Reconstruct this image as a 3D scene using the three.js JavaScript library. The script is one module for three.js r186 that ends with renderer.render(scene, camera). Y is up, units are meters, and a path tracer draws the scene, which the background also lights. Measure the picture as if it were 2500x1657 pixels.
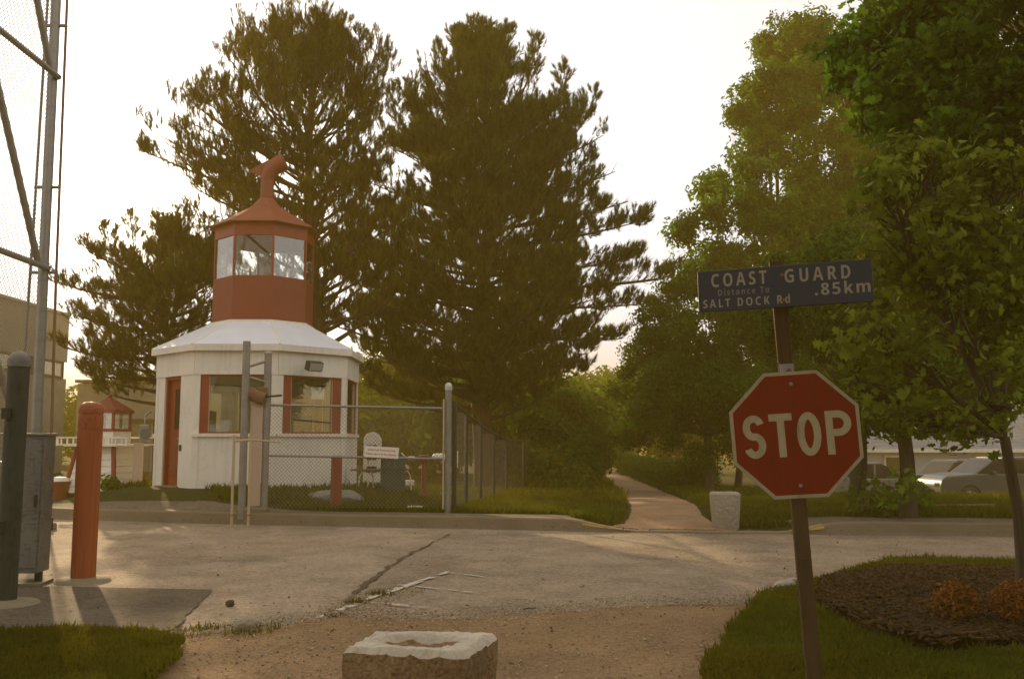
import * as THREE from 'three';
import { mergeGeometries } from 'three/addons/utils/BufferGeometryUtils.js';
import { RoundedBoxGeometry } from 'three/addons/geometries/RoundedBoxGeometry.js';

// ------------------------------------------------------------------ camera, sky, sun, exposure
const scene = new THREE.Scene();
const camera = new THREE.PerspectiveCamera(40.07, 1024 / 678, 0.1, 1200);
camera.position.set(0, 1.45, 0);
camera.rotation.x = THREE.MathUtils.degToRad(6.264);

const renderer = new THREE.WebGLRenderer({ antialias: true });
renderer.toneMapping = THREE.LinearToneMapping;
renderer.toneMappingExposure = 1.6;
renderer.shadowMap.enabled = true;

const SUN_AZ = THREE.MathUtils.degToRad(-22), SUN_EL = THREE.MathUtils.degToRad(12.7);   // low, behind the pines
const sunDir = new THREE.Vector3(Math.sin(SUN_AZ) * Math.cos(SUN_EL), Math.sin(SUN_EL), -Math.cos(SUN_AZ) * Math.cos(SUN_EL));
const sun = new THREE.DirectionalLight(new THREE.Color().setRGB(1.0, 0.74, 0.42), 5);
sun.position.copy(sunDir).multiplyScalar(80);
sun.target.position.set(0, 0, -16);
sun.castShadow = true;
sun.shadow.mapSize.set(2048, 2048);
Object.assign(sun.shadow.camera, { left: -45, right: 45, top: 45, bottom: -45, near: 1, far: 220 });
sun.shadow.radius = 1.6;
scene.add(sun, sun.target);

function makeSky() {                                        // thin bright evening overcast, a broad glow round the sun
  const W = 1024, H = 512, d = new Float32Array(W * H * 4), v = new THREE.Vector3();
  for (let j = 0; j < H; j++) for (let i = 0; i < W; i++) {
    const el = ((j + 0.5) / H - 0.5) * Math.PI, az = ((i + 0.5) / W - 0.5) * 2 * Math.PI;
    v.set(Math.cos(el) * Math.cos(az), Math.sin(el), Math.cos(el) * Math.sin(az));
    const c = Math.max(-1, Math.min(1, v.dot(sunDir))), ang = Math.acos(c);
    const up = Math.max(0, Math.sin(el)), low = Math.exp(-up * 4);
    const g1 = Math.exp(-((ang / 0.46) ** 2)) * 0.9, g2 = Math.exp(-((ang / 0.22) ** 2)) * 1.5, g3 = Math.exp(-((ang / 0.06) ** 2)) * 5;
    const veil = 0.05 * (fbm(v.x * 2.2 + 3, v.y * 5, v.z * 2.2, 12, 4) - 0.5);   // faint unevenness of the thin cloud
    const o = (j * W + i) * 4;
    d[o] = 0.62 + veil + 0.04 * low + 0.75 * (g1 + g2 + g3);
    d[o + 1] = 0.582 + veil + 0.22 * low + 0.75 * (g1 * 0.97 + g2 * 0.9 + g3 * 0.85);
    d[o + 2] = 0.548 + veil + 0.5 * low + 0.75 * (g1 * 0.95 + g2 * 0.72 + g3 * 0.6);
    d[o + 3] = 1;
  }
  const t = new THREE.DataTexture(d, W, H, THREE.RGBAFormat, THREE.FloatType);
  t.mapping = THREE.EquirectangularReflectionMapping; t.magFilter = t.minFilter = THREE.LinearFilter; t.needsUpdate = true;
  return t;
}
scene.fog = new THREE.FogExp2(new THREE.Color().setRGB(1.0, 0.68, 0.13), 0.005);   // golden evening haze

// ------------------------------------------------------------------ helpers
function mulberry(a) { return () => { a |= 0; a = (a + 0x6d2b79f5) | 0; let t = Math.imul(a ^ (a >>> 15), 1 | a); t = (t + Math.imul(t ^ (t >>> 7), 61 | t)) ^ t; return ((t ^ (t >>> 14)) >>> 0) / 4294967296; }; }
const lerp = (a, b, t) => a + (b - a) * t, clamp = (x, a = 0, b = 1) => Math.min(b, Math.max(a, x));
const smooth = (a, b, x) => { const t = clamp((x - a) / (b - a)); return t * t * (3 - 2 * t); };
const V = (x, y, z) => new THREE.Vector3(x, y, z);
const hash = (x, y, z, s) => { let h = Math.imul(x | 0, 374761393) ^ Math.imul(y | 0, 668265263) ^ Math.imul(z | 0, 2147483647 - 1013) ^ Math.imul(s | 0, 362437); h = Math.imul(h ^ (h >>> 13), 1274126177); return ((h ^ (h >>> 16)) >>> 0) / 4294967296; };
function noise3(x, y, z, s = 0) {
  const xi = Math.floor(x), yi = Math.floor(y), zi = Math.floor(z), f = (t) => t * t * (3 - 2 * t), u = f(x - xi), v = f(y - yi), w = f(z - zi);
  const h = (a, b, c) => hash(xi + a, yi + b, zi + c, s);
  return lerp(lerp(lerp(h(0, 0, 0), h(1, 0, 0), u), lerp(h(0, 1, 0), h(1, 1, 0), u), v), lerp(lerp(h(0, 0, 1), h(1, 0, 1), u), lerp(h(0, 1, 1), h(1, 1, 1), u), v), w);
}
const fbm = (x, y, z, s = 0, n = 4) => { let a = 0.5, r = 0, t = 0; for (let k = 0; k < n; k++) { r += a * noise3(x, y, z, s + k); t += a; x *= 2.03; y *= 2.03; z *= 2.03; a *= 0.5; } return r / t; };
// noise that tiles over a period of p cells
function tnoise(x, y, p, s) {
  const xi = Math.floor(x), yi = Math.floor(y), f = (t) => t * t * (3 - 2 * t), u = f(x - xi), v = f(y - yi), m = (a) => ((a % p) + p) % p;
  const h = (a, b) => hash(m(xi + a), m(yi + b), 7, s);
  return lerp(lerp(h(0, 0), h(1, 0), u), lerp(h(0, 1), h(1, 1), u), v);
}
function texture(size, metres, fn, color = true) {          // fn(u, v) in 0..1 -> [r, g, b] linear for colour, grey for relief
  const d = new Uint8Array(size * size * 4), enc = (c) => 255 * clamp(c <= 0.0031308 ? c * 12.92 : 1.055 * Math.pow(c, 1 / 2.4) - 0.055);
  for (let j = 0; j < size; j++) for (let i = 0; i < size; i++) {
    const r = fn(i / size, j / size), o = (j * size + i) * 4;
    if (color) { d[o] = enc(r[0]); d[o + 1] = enc(r[1]); d[o + 2] = enc(r[2]); } else d[o] = d[o + 1] = d[o + 2] = 255 * clamp(r);
    d[o + 3] = 255;
  }
  const t = new THREE.DataTexture(d, size, size); t.wrapS = t.wrapT = THREE.RepeatWrapping; t.magFilter = THREE.LinearFilter; t.minFilter = THREE.LinearMipmapLinearFilter; t.generateMipmaps = true;
  if (color) t.colorSpace = THREE.SRGBColorSpace;
  const mm = Array.isArray(metres) ? metres : [metres, metres];
  t.repeat.set(1 / mm[0], 1 / mm[1]); t.needsUpdate = true;
  return t;
}
const tf = (u, v, cells, s, n = 3) => { let a = 0.5, r = 0, t = 0; for (let k = 0; k < n; k++) { const c = cells << k; r += a * tnoise(u * c, v * c, c, s + k * 17); t += a; a *= 0.5; } return r / t; };
const mix3 = (a, b, t) => [lerp(a[0], b[0], t), lerp(a[1], b[1], t), lerp(a[2], b[2], t)];
function mat(rgb, roughness = 0.8, more = {}) { const m = new THREE.MeshPhysicalMaterial({ roughness, side: THREE.DoubleSide, ...(roughness > 0.85 ? { specularIntensity: 0.35 } : {}), ...more }); m.color.setRGB(...rgb); return m; }

const used = {};
function numbered(n) { used[n] = (used[n] ?? -1) + 1; return used[n] ? `${n}_${String(used[n]).padStart(3, '0')}` : n; }
function shade(o) { o.castShadow = o.receiveShadow = true; return o; }
function part(name, geo, m, parent) { const o = shade(new THREE.Mesh(Array.isArray(geo) ? (geo.length > 1 ? join(geo) : geo[0]) : geo, m)); o.name = name; parent.add(o); return o; }
function tag(o, label, category, group) { o.userData.label = label; o.userData.category = category; if (group) o.userData.group = group; return o; }
function thing(name, label, category, p = [0, 0, 0], turn = 0, group) { const o = new THREE.Group(); o.name = numbered(name); o.position.set(...p); o.rotation.y = turn; scene.add(o); return tag(o, label, category, group); }
function solo(name, geo, m, label, category, group) { const o = part(numbered(name), geo, m, scene); return tag(o, label, category, group); }
function structure(name, geo, m, parent = scene) { const o = part(numbered(name), geo, m, parent); o.userData.kind = 'structure'; return o; }
function stuff(o) { o.userData.kind = 'stuff'; return o; }

function flat(g) { const n = g.index ? g.toNonIndexed() : g; return n; }
function join(list) { return mergeGeometries(list.map((g) => { const n = flat(g); for (const k of Object.keys(n.attributes)) if (!['position', 'normal', 'uv', 'color'].includes(k)) n.deleteAttribute(k); if (!n.attributes.uv) metreUV(n); return n; })); }
function metreUV(g) {                                       // uv in metres, by the axis each face points along most
  const n = g, p = n.attributes.position, q = n.attributes.normal, uv = new Float32Array(p.count * 2);
  for (let i = 0; i < p.count; i++) {
    const x = Math.abs(q.getX(i)), y = Math.abs(q.getY(i)), z = Math.abs(q.getZ(i));
    if (y >= x && y >= z) { uv[2 * i] = p.getX(i); uv[2 * i + 1] = p.getZ(i); } else if (x >= z) { uv[2 * i] = p.getZ(i); uv[2 * i + 1] = p.getY(i); } else { uv[2 * i] = p.getX(i); uv[2 * i + 1] = p.getY(i); }
  }
  n.setAttribute('uv', new THREE.BufferAttribute(uv, 2)); return n;
}
function put(g, [x, y, z] = [0, 0, 0], ry = 0, rx = 0, rz = 0) { const m = new THREE.Matrix4().makeRotationFromEuler(new THREE.Euler(rx, ry, rz, 'YXZ')); m.setPosition(x, y, z); g.applyMatrix4(m); return g; }
const box = (w, h, d, at = [0, 0, 0], ry = 0, rx = 0, rz = 0) => put(metreUV(flat(new THREE.BoxGeometry(w, h, d))), at, ry, rx, rz);
const rbox = (w, h, d, r, at = [0, 0, 0], ry = 0, rx = 0, rz = 0, seg = 2) => put(metreUV(flat(new RoundedBoxGeometry(w, h, d, seg, r))), at, ry, rx, rz);
const cyl = (r0, r1, h, n = 20, at = [0, 0, 0], rx = 0, rz = 0, ry = 0, open = false) => put(new THREE.CylinderGeometry(r1, r0, h, n, 1, open).translate(0, h / 2, 0), at, ry, rx, rz);
const lathe = (pts, n = 28, at = [0, 0, 0]) => new THREE.LatheGeometry(pts.map(([r, y]) => new THREE.Vector2(r, y)), n).translate(...at);
function tube(points, r0, r1 = r0, n = 8, ends = true) {   // tapered pipe through points (arrays or vectors); r0, r1 numbers
  const P = points.map((p) => (p.isVector3 ? p : V(...p))), pos = [], nor = [], uv = [], idx = [];
  let up = V(0.31, 0.2, 0.93), len = 0;
  for (let k = 0; k < P.length; k++) {
    const t = P[Math.min(k + 1, P.length - 1)].clone().sub(P[Math.max(k - 1, 0)]).normalize();
    if (k) len += P[k].distanceTo(P[k - 1]);
    const a = up.clone().sub(t.clone().multiplyScalar(up.dot(t)));
    if (a.lengthSq() < 1e-4) a.set(t.y, -t.x, 0.01);
    a.normalize(); up = a; const b = t.clone().cross(a), r = lerp(r0, r1, k / (P.length - 1));
    for (let i = 0; i <= n; i++) { const w = (i / n) * 2 * Math.PI, d = a.clone().multiplyScalar(Math.cos(w)).addScaledVector(b, Math.sin(w)); pos.push(P[k].x + d.x * r, P[k].y + d.y * r, P[k].z + d.z * r); nor.push(d.x, d.y, d.z); uv.push((i / n) * 6.283 * r0, len); }
  }
  for (let k = 0; k < P.length - 1; k++) for (let i = 0; i < n; i++) { const a = k * (n + 1) + i, b = a + n + 1; idx.push(a, a + 1, b, b, a + 1, b + 1); }
  if (ends) for (const [k, s] of [[0, -1], [P.length - 1, 1]]) {
    const t = P[Math.min(k + 1, P.length - 1)].clone().sub(P[Math.max(k - 1, 0)]).normalize().multiplyScalar(s), c = pos.length / 3;
    pos.push(P[k].x, P[k].y, P[k].z); nor.push(t.x, t.y, t.z); uv.push(0, 0);
    for (let i = 0; i <= n; i++) { const a = (k * (n + 1) + i) * 3; pos.push(pos[a], pos[a + 1], pos[a + 2]); nor.push(t.x, t.y, t.z); uv.push(nor[a] * r0, nor[a + 1] * r0); }
    for (let i = 1; i <= n; i++) s > 0 ? idx.push(c, c + i, c + i + 1) : idx.push(c, c + i + 1, c + i);
  }
  const g = new THREE.BufferGeometry(); g.setAttribute('position', new THREE.Float32BufferAttribute(pos, 3)); g.setAttribute('normal', new THREE.Float32BufferAttribute(nor, 3)); g.setAttribute('uv', new THREE.Float32BufferAttribute(uv, 2)); g.setIndex(idx); return g;
}
function poly(faces) {                                      // flat faces, each a list of [x, y, z]; uv in metres
  const pos = []; for (const f of faces) for (let i = 1; i < f.length - 1; i++) pos.push(...f[0], ...f[i], ...f[i + 1]);
  const g = new THREE.BufferGeometry(); g.setAttribute('position', new THREE.Float32BufferAttribute(pos, 3)); g.computeVertexNormals(); return metreUV(g);
}
function slab(outline, thick) {                             // a flat polygon [x,y,z] list with thickness along its normal (negative side)
  const a = V(...outline[0]), n = V(...outline[1]).sub(a).cross(V(...outline[2]).sub(a)).normalize().multiplyScalar(-thick);
  const back = outline.map((p) => [p[0] + n.x, p[1] + n.y, p[2] + n.z]), faces = [outline, [...back].reverse()];
  for (let i = 0; i < outline.length; i++) { const j = (i + 1) % outline.length; faces.push([outline[i], back[i], back[j], outline[j]]); }
  return poly(faces);
}
const pathAt = (pts, x) => { if (x <= pts[0][0]) { const [a, b] = pts; return a[1] + ((b[1] - a[1]) * (x - a[0])) / (b[0] - a[0]); } for (let i = 0; i < pts.length - 1; i++) if (x <= pts[i + 1][0] || i === pts.length - 2) { const [a, b] = [pts[i], pts[i + 1]]; return a[1] + ((b[1] - a[1]) * (x - a[0])) / (b[0] - a[0]); } };

scene.background = makeSky();
scene.environment = scene.background;

// ------------------------------------------------------------------ materials
const speck = (u, v, n, s) => hash(Math.floor(u * n), Math.floor(v * n), 3, s);
const asphaltMap = texture(1024, 3.2, (u, v) => { const k = 0.55 + 0.42 * tf(u, v, 8, 1, 5) + 0.4 * (speck(u, v, 256, 2) - 0.5) + 0.5 * (tf(u, v, 100, 3, 2) - 0.5); return [0.93 * k, 0.93 * k, 0.93 * k]; });
const asphaltBump = texture(1024, 3.2, (u, v) => 0.5 * tf(u, v, 160, 4, 2) + 0.5 * speck(u, v, 400, 5), false);
const gravelMap = texture(1024, 2.6, (u, v) => { const k = 0.6 + 0.4 * tf(u, v, 5, 11, 4) + 0.35 * (speck(u, v, 256, 12) - 0.5) + 0.35 * (tf(u, v, 96, 13, 2) - 0.5); return mix3([0.9 * k, 0.85 * k, 0.78 * k], [k, 0.9 * k, 0.75 * k], tf(u, v, 3, 19, 3)); });
const gravelBump = texture(512, 1.3, (u, v) => tf(u, v, 64, 14, 3), false);
const concreteMap = texture(512, 1.6, (u, v) => { const k = 0.72 + 0.34 * tf(u, v, 4, 21, 5) + 0.14 * (speck(u, v, 256, 22) - 0.5); return [k, k * 0.985, k * 0.95]; });
const concreteBump = texture(512, 0.8, (u, v) => tf(u, v, 24, 23, 4), false);
const soilMap = texture(512, 2.2, (u, v) => { const k = 0.5 + 0.6 * tf(u, v, 10, 31, 4) + 0.4 * (speck(u, v, 180, 32) - 0.5); return [k, k * 0.9, k * 0.8]; });
const turfMap = texture(512, 2.4, (u, v) => { const t = tf(u, v, 9, 41, 4), s = speck(u, v, 256, 42); return mix3([0.6, 0.72, 0.5], [1.05, 1, 0.7], clamp(t * 0.9 + s * 0.3 - 0.1)); });
const turfBump = texture(512, 1.2, (u, v) => tf(u, v, 60, 43, 3), false);
const barkMap = texture(512, [0.9, 1.6], (u, v) => { const k = 0.45 + 0.75 * tf(u, v * 0.25, 24, 51, 3); return [k, k * 0.93, k * 0.85]; });
const barkBump = texture(512, [0.9, 1.6], (u, v) => tf(u, v * 0.25, 28, 52, 3), false);
const paintMap = texture(512, 1.7, (u, v) => { const run = 0.6 * smooth(0.6, 0.85, tnoise(u * 48, v * 3, 48, 64) * 0.6 + tnoise(u * 16, v * 2, 16, 65) * 0.5), chip = smooth(0.66, 0.74, tf(u, v, 22, 63, 3)); const k = 0.85 + 0.2 * tf(u, v, 3, 61, 6) - 0.08 * run; return mix3([k, k * 0.985, k * 0.95], [0.42, 0.34, 0.25], chip * 0.1 + run * 0.05); });
const scuffMap = texture(512, 0.9, (u, v) => { const k = 0.78 + 0.34 * tf(u, v, 5, 66, 5), s = smooth(0.62, 0.76, tnoise(u * 10, v * 64, 64, 67) * 0.5 + tf(u, v, 12, 68, 3) * 0.6), d = smooth(0.6, 0.75, tf(u, v, 30, 69, 2)); return mix3([k, k, k], [0.5, 0.45, 0.4], clamp(0.55 * s + 0.4 * d)); });
const plainMap = texture(256, 1.3, (u, v) => { const k = 0.9 + 0.14 * tf(u, v, 5, 74, 4); return [k, k, k]; });
const steelMap = texture(256, 0.5, (u, v) => { const k = 0.75 + 0.4 * tf(u, v, 6, 71, 4); return [k, k, k]; });
const wearBump = texture(256, 0.5, (u, v) => tf(u, v, 12, 72, 4), false);

const M = {
  road: mat([0.41, 0.33, 0.235], 0.92, { map: asphaltMap, bumpMap: asphaltBump, bumpScale: 0.006, vertexColors: true }),
  patch: mat([0.17, 0.135, 0.095], 0.95, { map: asphaltMap, bumpMap: asphaltBump, bumpScale: 0.006 }),
  walk: mat([0.21, 0.165, 0.11], 0.95, { map: asphaltMap, bumpMap: asphaltBump, bumpScale: 0.006 }),
  gravel: mat([0.37, 0.265, 0.165], 0.97, { map: gravelMap, bumpMap: gravelBump, bumpScale: 0.012, vertexColors: true }),
  trail: mat([0.4, 0.275, 0.18], 0.95, { map: gravelMap, bumpMap: gravelBump, bumpScale: 0.008 }),
  kerb: mat([0.25, 0.2, 0.135], 0.9, { map: concreteMap, bumpMap: concreteBump, bumpScale: 0.004 }),
  concrete: mat([0.26, 0.22, 0.155], 0.9, { map: concreteMap, bumpMap: concreteBump, bumpScale: 0.006 }),
  soil: mat([0.045, 0.029, 0.013], 1, { map: soilMap, bumpMap: turfBump, bumpScale: 0.02 }),
  turf: mat([0.05, 0.05, 0.008], 1, { map: turfMap, bumpMap: turfBump, bumpScale: 0.03 }),
  white: mat([0.8, 0.77, 0.69], 0.55, { map: paintMap, bumpMap: wearBump, bumpScale: 0.0008 }),
  roofWhite: mat([0.7, 0.73, 0.77], 0.5, { map: plainMap, bumpMap: wearBump, bumpScale: 0.001 }),
  red: mat([0.27, 0.04, 0.013], 0.5, { map: paintMap, bumpMap: wearBump, bumpScale: 0.0008 }),
  redDull: mat([0.225, 0.046, 0.018], 0.62, { map: paintMap, bumpMap: wearBump, bumpScale: 0.001 }),
  orange: mat([0.36, 0.078, 0.017], 0.6, { map: scuffMap, bumpMap: wearBump, bumpScale: 0.001 }),
  steel: mat([0.3, 0.29, 0.26], 0.5, { metalness: 0.55, map: steelMap }),
  steelDark: mat([0.05, 0.052, 0.035], 0.65, { metalness: 0.2, map: scuffMap }),
  rust: mat([0.2, 0.11, 0.055], 0.85, { map: steelMap }),
  rodRust: mat([0.22, 0.13, 0.07], 0.8, { map: steelMap }),
  wire: mat([0.2, 0.17, 0.12], 0.5, { metalness: 0.4 }),
  cabinet: mat([0.17, 0.165, 0.14], 0.5, { map: scuffMap }),
  beige: mat([0.52, 0.4, 0.31], 0.8, { map: paintMap }),
  buff: mat([0.5, 0.4, 0.26], 0.7, { map: paintMap }),
  dark: mat([0.02, 0.02, 0.02], 0.7),
  glass: mat([0.92, 0.95, 0.93], 0.02, { transmission: 1, ior: 2.1 }),
  glassDark: mat([0.35, 0.37, 0.34], 0.03, { transmission: 1, ior: 1.6 }),
  bark: mat([0.12, 0.082, 0.052], 0.95, { map: barkMap, bumpMap: barkBump, bumpScale: 0.03 }),
  barkGrey: mat([0.1, 0.08, 0.058], 0.95, { map: barkMap, bumpMap: barkBump, bumpScale: 0.02 }),
  twig: mat([0.09, 0.06, 0.04], 0.95),
  needle: mat([0.11, 0.1, 0.015], 0.7, { transmission: 0.42, thickness: 0 }),
  needleWhite: mat([0.085, 0.095, 0.016], 0.7, { transmission: 0.42, thickness: 0 }),
  leaf: mat([0.078, 0.145, 0.009], 0.75, { transmission: 0.5, thickness: 0 }),
  leafPale: mat([0.13, 0.2, 0.018], 0.75, { transmission: 0.5, thickness: 0 }),
  leafDeep: mat([0.058, 0.105, 0.007], 0.75, { transmission: 0.45, thickness: 0 }),
  grass: mat([0.1, 0.115, 0.008], 0.8, { transmission: 0.4, thickness: 0 }),
  signPost: mat([0.12, 0.085, 0.045], 0.95, { map: barkMap, bumpMap: barkBump, bumpScale: 0.004 }),
  wood: mat([0.26, 0.18, 0.1], 0.95, { map: barkMap, bumpMap: barkBump, bumpScale: 0.008 }),
  lineWhite: mat([0.62, 0.58, 0.5], 0.9, { map: concreteMap }),
  yellow: mat([0.36, 0.24, 0.05], 0.85, { map: concreteMap }),
};
for (const k of ['needle', 'needleWhite', 'leaf', 'leafPale', 'leafDeep', 'grass']) { M[k].roughness = 1; M[k].specularIntensity = 0.12; }

// ------------------------------------------------------------------ the lie of the land
const KERB = [[-60, -33], [-30, -24.4], [-14, -19.3], [-8.8, -17.85], [-4.66, -16.6], [-2.1, -16.1], [0.83, -15.45], [1.92, -15.2], [3.13, -15.0], [4.29, -14.9], [5.86, -14.75], [7.5, -14.5], [12, -13.6], [30, -9.5], [60, -2]];
const kerbZ = (x) => { const w = 0.5; return (pathAt(KERB, x - w) + pathAt(KERB, x) * 2 + pathAt(KERB, x + w)) / 4; };
const kerbTop = (x) => 0.19 - 0.165 * (smooth(0.75, 1.95, x) - smooth(4.25, 5.3, x));
const FALL = [[0, 0], [16, 0], [20, -0.06], [25.5, -0.19], [31, -0.33], [37, -0.4], [43, -0.44], [53, -0.47], [120, -0.5]];   // the ground drops away gently
const HUT = [-5.77, -21.4];
function land(x, z) {                                       // height behind the kerb
  const d = -z, behind = kerbZ(x) - z;
  const base = lerp(kerbTop(x), 0.19, smooth(0.2, 3, behind)), mound = 0.33 * (1 - smooth(2.3, 4.7, Math.hypot(x - HUT[0], (z - HUT[1]) * 0.98)));
  const fall = pathAt(FALL, Math.min(d, 120)) * (1 - smooth(-3, -7, x) * 0.5) - 0.85 * smooth(22, 36, d) * smooth(6.2, 10.5, x);
  return base + mound * smooth(0, 1.5, behind) + fall + 0.05 * (fbm(x * 0.35, 0, z * 0.35, 90) - 0.5) * smooth(0.5, 2, behind);
}
const spread = (a, b, step) => { const n = Math.max(1, Math.round((b - a) / step)), r = []; for (let i = 0; i < n; i++) r.push(a + ((b - a) * i) / n); return r; };
function sheet(us, vs, fn, color) {                         // grid surface; fn(u, v) -> [x, y, z]
  const pos = [], uv = [], idx = [], col = [];
  for (const v of vs) for (const u of us) { const p = fn(u, v); pos.push(...p); uv.push(p[0], p[2]); if (color) { const c = color(p); col.push(...c); } }
  const n = us.length;
  for (let j = 0; j < vs.length - 1; j++) for (let i = 0; i < n - 1; i++) { const a = j * n + i, b = a + n; idx.push(a, a + 1, b, b, a + 1, b + 1); }
  const g = new THREE.BufferGeometry(); g.setAttribute('position', new THREE.Float32BufferAttribute(pos, 3)); g.setAttribute('uv', new THREE.Float32BufferAttribute(uv, 2));
  if (color) g.setAttribute('color', new THREE.Float32BufferAttribute(col, 3));
  g.setIndex(idx); g.computeVertexNormals(); const q = g.attributes.normal; let s = 0; for (let i = 0; i < q.count; i++) s += q.getY(i); if (s < 0) { for (let i = 0; i < idx.length; i += 3) { const t = idx[i]; idx[i] = idx[i + 1]; idx[i + 1] = t; } g.setIndex(idx); g.computeVertexNormals(); }
  return g;
}
const XS = [...spread(-400, -60, 40), ...spread(-60, -14, 3), ...spread(-14, 14, 0.25), ...spread(14, 60, 3), ...spread(60, 401, 40), 400];
const BS = [0.09, ...spread(0.3, 16, 0.3), ...spread(16, 40, 1.2), ...spread(40, 100, 6), ...spread(100, 501, 50)];
structure('ground', sheet(XS, BS, (x, b) => { const z = kerbZ(x) - b; return [x, land(x, z), z]; }), M.turf);
// the near side: subsoil under road, lane and lawns
structure('subsoil', sheet([-400, -60, -20, 0, 20, 60, 400], [60, 20, 0, -4, -8], (x, z) => [x, -0.06, z]), M.soil);
structure('subsoil', sheet(spread(-60, 61, 2), [0, 1], (x, t) => [x, -0.062, lerp(-7.9, kerbZ(x) + 0.05, t)]), M.soil);

// asphalt road: far edge along the kerb, near edge a ragged line
const NEAR = [[-60, -3], [-20, -5.2], [-9, -6.6], [-3.75, -7.02], [-2.6, -7.3], [-2.05, -7.5], [-1.47, -8.15], [-0.65, -7.95], [0.45, -8.35], [1.27, -8.7], [2.07, -8.75], [2.75, -9.6], [3.3, -10.15], [3.95, -10.85], [4.62, -11.35], [5.3, -11.4], [6.2, -10.9], [9, -9.6], [20, -5], [60, 8]];
const nearZ = (x) => pathAt(NEAR, x) + 0.09 * (fbm(x * 2.1, 3, 1, 95) - 0.5) + 0.05 * (noise3(x * 9, 1, 2, 96) - 0.5);
const stain = (p) => { const k = 0.8 + 0.4 * fbm(p[0] * 0.28, 0.5, p[2] * 0.5, 97, 4) - 0.18 * smooth(0.56, 0.66, fbm(p[0] * 0.9, 2, p[2] * 1.1, 98, 3)); const w = fbm(p[0] * 0.6, 8, p[2] * 0.7, 99, 3); return [k * (1 + 0.08 * w), k, k * (1.02 - 0.1 * w)]; };
structure('road', sheet([...spread(-60, -9, 3), ...spread(-9, 9, 0.12), ...spread(9, 61, 3)], [0, 0.04, 0.08, 0.12, ...spread(0.16, 1, 0.03), 1], (x, t) => { const n = nearZ(x), z = lerp(n, kerbZ(x) + 0.02, t); return [x, -0.03 * (1 - smooth(0, 0.05, t)) + 0.012 * (fbm(x * 0.5, 4, z * 0.5, 101) - 0.5), z]; }, stain), M.road);

// the gravel lane that runs in under the camera
structure('lane', sheet(spread(-9, 9.01, 0.06), [0, 0.03, 0.08, ...spread(0.14, 1, 0.04), 1], (x, t) => { const f = pathAt(NEAR, x) + 0.5 * (fbm(x * 1.7, 5, 2, 102, 5) - 0.5) + 0.14 * (noise3(x * 11, 5, 2, 109) - 0.5), z = lerp(9, Math.max(f - 0.3, -30), t); return [x, 0.006 + 0.02 * (fbm(x * 1.3, 6, z * 1.3, 103) - 0.5) - 0.05 * smooth(0.94, 1, t), z]; }, (p) => { const k = 0.72 + 0.5 * fbm(p[0] * 0.8, 0, p[2] * 0.8, 104, 4); return [k, k * 0.98, k * 0.94]; }), M.gravel);

// darker repair patch beside the bollards
structure('asphalt_patch', sheet([0, 0.25, 0.5, 0.75, 1], spread(0, 1.01, 0.05), (u, v) => { const l = lerp(-7.5, -2.6, u) , a = [lerp(-7.5, -2.93, u), lerp(-9.9, -9.32, u)], b = [lerp(-7.5, -2.6, u), -7.25]; return [lerp(a[0], b[0], v) + 0.04 * (noise3(v * 14, u * 3, 0, 105) - 0.5), 0.012, lerp(a[1], b[1], v)]; }), M.patch);

// kerb, lowered at the crossing
{
  const xs = [...spread(-60, -14, 2), ...spread(-14, 14, 0.2), ...spread(14, 61, 2)], prof = (x) => { const t = kerbTop(x) + 0.01; return [[0, -0.05], [0.01, Math.max(0.012, t - 0.035)], [0.035, t], [0.17, t + 0.004], [0.19, -0.05]]; };
  const g = sheet([0, 1, 2, 3, 4], xs, (i, x) => { const p = prof(x)[i], w = 0.014 * (noise3(x * 1.7, i, 0, 106) - 0.5); return [x, p[1] + (i === 2 ? w : 0), kerbZ(x) - p[0] + w]; });
  structure('kerb', metreUV(flat(g)), M.kerb);
  for (const [a, b] of [[1.15, 2.0], [4.4, 5.0]]) structure('kerb_paint', sheet([0, 1, 2], spread(a, b + 0.01, 0.1), (i, x) => { const p = [[-0.004, kerbTop(x) * 0.5], [0.012, kerbTop(x) - 0.006], [0.165, kerbTop(x) + 0.02]][i]; return [x, p[1] + (i ? 0 : 0.02), kerbZ(x) - p[0] ]; }), M.yellow);
}
// footway behind the kerb, and the trail that leaves it
structure('footway', sheet([...spread(-14, 1.2, 0.25), 1.2], [0.19, 0.5, 0.9, 1.2, 1.45], (x, b) => { const w = b > 1.4 ? 0.95 + 1.9 * smooth(-5.4, -7.5, x) + 0.2 * fbm(x * 1.5, 2, 3, 107) : Math.min(b, 0.9); const z = kerbZ(x) - w; return [x, land(x, z) + 0.008 - (b > 1.4 ? 0.02 : 0), z]; }), M.walk);
structure('footway', sheet([...spread(4.6, 14, 0.25), 14], [0.19, 0.5, 0.9, 1.2], (x, b) => { const z = kerbZ(x) - b; return [x, land(x, z) + 0.008, z]; }), M.walk);
const TRAIL = [[15, 2.62, 1.3], [16.6, 2.72, 0.8], [20, 3.2, 0.8], [31, 4.2, 0.82], [43, 5.05, 0.85], [53, 5.8, 0.95], [60, 6.6, 1.1], [66, 8.2, 1.4], [72, 11, 1.6]];
const trailX = (d) => pathAt(TRAIL.map((p) => [p[0], p[1]]), d), trailW = (d) => pathAt(TRAIL.map((p) => [p[0], p[2]]), d);
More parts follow.
